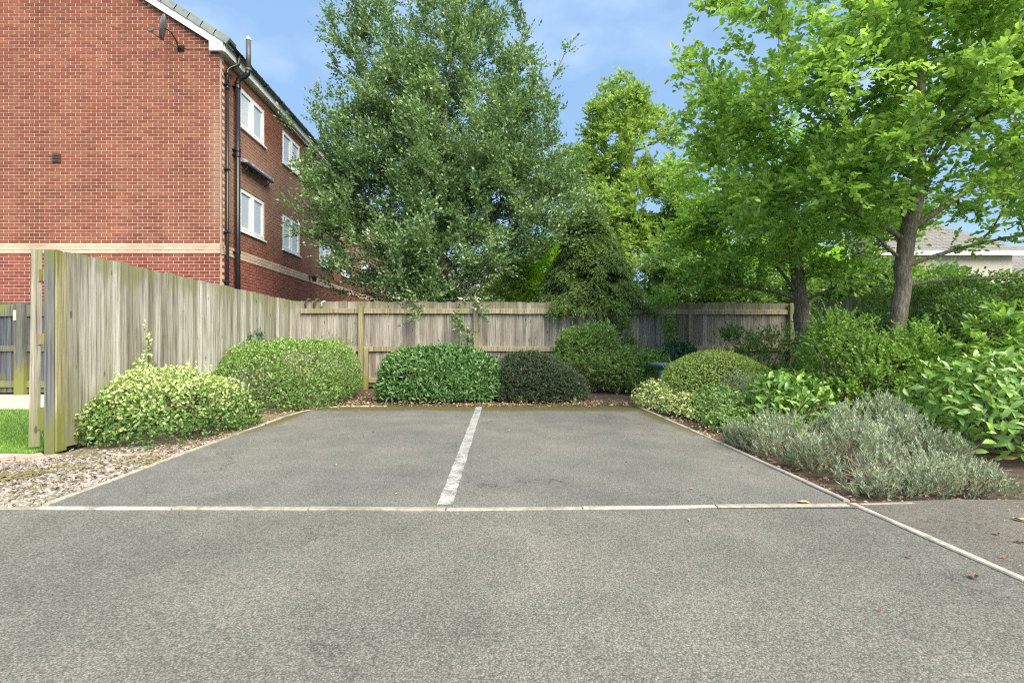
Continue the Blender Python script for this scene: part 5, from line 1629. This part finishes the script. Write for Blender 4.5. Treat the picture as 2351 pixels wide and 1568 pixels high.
# ================================================================== small scatter
def pebbles():
    rng = np.random.default_rng(41)
    n = 9500
    ico = np.array([(0, 0, 1), (.894, 0, .447), (.276, .851, .447), (-.724, .526, .447), (-.724, -.526, .447), (.276, -.851, .447), (.724, .526, -.447), (-.276, .851, -.447), (-.894, 0, -.447), (-.276, -.851, -.447), (.724, -.526, -.447), (0, 0, -1)])
    F = np.array([(0, 1, 2), (0, 2, 3), (0, 3, 4), (0, 4, 5), (0, 5, 1), (1, 6, 2), (2, 7, 3), (3, 8, 4), (4, 9, 5), (5, 10, 1), (6, 7, 2), (7, 8, 3), (8, 9, 4), (9, 10, 5), (10, 6, 1)])
    P = []
    while len(P) < n:
        x, y = rng.uniform(-4.9, -2.7), 3.33 + 5.6 * rng.random() ** 1.7
        if x > -3.025: continue
        if y > 4.95 and x < -4.24: continue
        # pavers/slab corner
        s = (x + 5.02) * 0.75 - (y - 4.26) * 0.66
        if s < 0.36 + 0.05 * rng.normal() and y > 3.95: 
            if rng.random() > 0.06: continue
        P.append((x, y))
    P = np.array(P)
    sz = rng.uniform(0.008, 0.019, n) * np.where(rng.random(n) < 0.1, 1.35, 1)
    sc = np.stack([sz * rng.uniform(0.8, 1.4, n), sz * rng.uniform(0.6, 1.0, n), sz * rng.uniform(0.35, 0.6, n)], 1)
    z = -0.004 + rng.uniform(0, 0.014, n)
    a = rng.uniform(0, 2 * pi, n); tl = rng.normal(size=n) * 0.3
    v = ico[None] * (1 + rng.uniform(-.18, .18, (n, 12, 1))) * sc[:, None]
    x = v[..., 0] * np.cos(a)[:, None] - v[..., 1] * np.sin(a)[:, None]
    y = v[..., 0] * np.sin(a)[:, None] + v[..., 1] * np.cos(a)[:, None]
    zz = v[..., 2] + x * tl[:, None]
    V = np.stack([x + P[:, :1], y + P[:, 1:], zz + z[:, None]], -1).reshape(-1, 3)
    f = (F[None] + (np.arange(n) * 12)[:, None, None]).reshape(-1, 3)
    me = np_mesh('gravel', V, f, M['stone'], np.repeat(np.clip(rng.beta(1.6, 1.6, n), 0, 1), 15), False)
    o = link('gravel', me)
    props(o, 'mossy buff gravel between the left kerb and the fence', 'gravel', kind='stuff')
pebbles()
sheet('gravel_bed', [(-6.4, 3.34), (-3.0, 3.34), (-3.0, 8.3), (-4.24, 8.3), (-4.24, 4.98), (-6.4, 4.98)], -0.012, plain('gravel_dust', (0.20, 0.165, 0.12), 0.95, var=0.5, nscale=14, bmp=1.0))

def scatter_leaves(name, label, region, n, size, mat, seed, z=0.012, tilt=0.5, cat='leaf litter'):
    rng = np.random.default_rng(seed)
    xy = region(rng, n)
    n = len(xy)
    P = np.column_stack([xy, z + rng.random(n) * 0.02])
    a = rng.uniform(0, 2 * pi, n)
    D = np.column_stack([np.cos(a), np.sin(a), rng.normal(size=n) * 0.25])
    Nn = np.column_stack([rng.normal(size=n) * tilt, rng.normal(size=n) * tilt, np.ones(n)])
    vs, f, k = leaf_geo(P, D, Nn, size * rng.uniform(0.5, 1.3, n), size * 0.5 * rng.uniform(0.5, 1.2, n), 'oval')
    me = np_mesh(name, vs, f, mat, np.repeat(rng.random(n), k))
    return props(link(name, me), label, cat, kind='stuff')
def back_edge(rng, n):
    x = rng.uniform(-2.6, 2.3, n); y = 8.50 + rng.normal(size=n) * 0.11 + 0.35 * rng.random(n) - 0.08 * (np.abs(x) < 3)
    return np.column_stack([x, y])
scatter_leaves('leaf_litter', 'brown leaf litter along the back edge of the bays', back_edge, 800, 0.04, M['lf_dead'], 51)
def bare(rng, n):
    c = np.array([(-2.35, 9.6, 0.5, 1.1), (1.9, 9.1, 0.9, 0.4), (-2.7, 8.2, 0.3, 0.5), (0.0, 8.75, 0.5, 0.2)])
    i = rng.integers(0, len(c), n)
    return c[i, :2] + rng.normal(size=(n, 2)) * c[i, 2:] * 0.6
scatter_leaves('leaf_litter', 'reddish dead leaves on bare soil between the shrubs', bare, 2200, 0.05, M['lf_dead'], 52, z=-0.02)
def leftedge(rng, n):
    t = rng.random(n); return np.column_stack([-3.05 - 0.35 * rng.random(n) ** 1.5, 4.8 + 3.6 * t])
scatter_leaves('leaf_litter', 'crumbled leaf litter behind the left kerb', leftedge, 1300, 0.03, M['lf_dead'], 53, z=0.0)
def rightbed(rng, n):
    y = rng.uniform(3.45, 8.0, n); return np.column_stack([2.5 + rng.random(n) ** 1.5 * 1.2, y])
scatter_leaves('leaf_litter', 'dead leaves under the shrubs behind the right kerb', rightbed, 1500, 0.04, M['lf_dead'], 54, z=-0.02)
def crumbs(rng, n):
    return np.column_stack([rng.uniform(-2.9, 2.4, n), 3.4 + 5 * rng.random(n) ** 0.45])
scatter_leaves('leaf_fragment', 'tiny pale leaf fragments scattered over the bay tarmac', crumbs, 170, 0.018, M['lf_dead'], 55, z=0.008, tilt=0.2)
def crumbs2(rng, n):
    return np.column_stack([rng.uniform(2.5, 4.0, n), rng.uniform(1.8, 3.35, n)])
scatter_leaves('leaf_fragment', 'brown leaf crumbs on the right footpath', crumbs2, 150, 0.016, M['lf_dead'], 56, z=0.005, tilt=0.2)

# single fallen leaves one can point at
LM = {'yellow': plain('yellow_leaf', (0.50, 0.42, 0.16), 0.7), 'red': plain('red_leaf', (0.42, 0.12, 0.09), 0.7), 'brown': plain('brown_leaf', (0.13, 0.08, 0.05), 0.7), 'orange': plain('orange_leaf', (0.42, 0.17, 0.06), 0.7), 'pale': plain('pale_leaf', (0.48, 0.42, 0.33), 0.7)}
for i, (px, py, L, c, lb) in enumerate((
        (1845, 1157, 0.085, 'yellow', 'yellow curled leaf lying on the front edging strip'),
        (1588, 1124, 0.035, 'orange', 'small orange leaf in the right bay'),
        (2303, 1283, 0.030, 'red', 'pinkish red leaf on the footpath near the right edge'),
        (2237, 1328, 0.060, 'brown', 'curled brown leaf on the tarmac beside the right edging'),
        (2290, 1229, 0.050, 'brown', 'brown curled leaf on the footpath above the pinkish one'),
        (2342, 1197, 0.080, 'yellow', 'yellow leaf at the right edge on the footpath'),
        (2341, 1248, 0.055, 'brown', 'dark brown leaf at the right edge below the yellow one'),
        (1583, 1196, 0.028, 'pale', 'pale scrap of leaf just in front of the edging strip'),
        (2086, 1281, 0.035, 'brown', 'lone dark reddish leaf left of the diagonal edging'),
        (2018, 1404, 0.026, 'red', 'tiny red petal on the open tarmac'),
        (1703, 1074, 0.02, 'brown', 'dark speck of leaf deep in the right bay'),
        (1438, 1062, 0.03, 'brown', 'small brown leaf right of the worn line'),
        (910, 1136, 0.03, 'pale', 'pale twig scrap in the left bay near the front edging'),
        (857, 993, 0.035, 'brown', 'brown leaf deep in the left bay'))):
    x, y = gnd(px, py)
    rnd = random.Random(i)
    n_ = 7
    mb = MB()
    a = rnd.uniform(0, pi)
    vs = []
    W = L * 0.55
    prof = [0, .55, .9, 1, .8, .5, 0]
    for j in range(n_):
        t = j / (n_ - 1)
        for s in (-1, 0, 1):
            u, v = (t - .5) * L, s * prof[j] * W / 2 * rnd.uniform(.75, 1.1)
            vs.append((x + u * cos(a) - v * sin(a), y + u * sin(a) + v * cos(a), 0.008 + 0.22 * L * abs(s) * prof[j] * rnd.uniform(.4, 1) + 0.25 * L * (t - .5) ** 2))
    fs = [(j * 3 + k, j * 3 + k + 1, (j + 1) * 3 + k + 1, (j + 1) * 3 + k) for j in range(n_ - 1) for k in (0, 1)]
    mb.add(vs, fs)
    o = mb.build('fallen_leaf', LM[c])
    props(o, lb, 'leaf', 'fallen leaves on the tarmac')

# lawn blades
def lawn():
    rng = np.random.default_rng(61)
    n = 42000
    y = 4.97 + 3.2 * rng.random(n) ** 1.3
    x = -4.52 - (y * 0.62 + 0.8) * rng.random(n)
    P = np.column_stack([x, y, np.full(n, -0.014)])
    D = np.column_stack([rng.normal(size=n) * 0.45, rng.normal(size=n) * 0.45, np.ones(n)])
    Nn = rng.normal(size=(n, 3)); Nn[:, 2] *= 0.2
    v, f, k = leaf_geo(P, D, Nn, rng.uniform(0.02, 0.045, n), rng.uniform(0.004, 0.008, n), 'diamond')
    me = np_mesh('grass', v, f, M['lf_grass'], np.repeat(np.clip(rng.normal(size=n) * .2 + .5 + .2 * lump(P, 2), 0, 1), k))
    props(link('grass', me), 'short mown lawn beyond the left fence', 'grass', kind='stuff')
lawn()
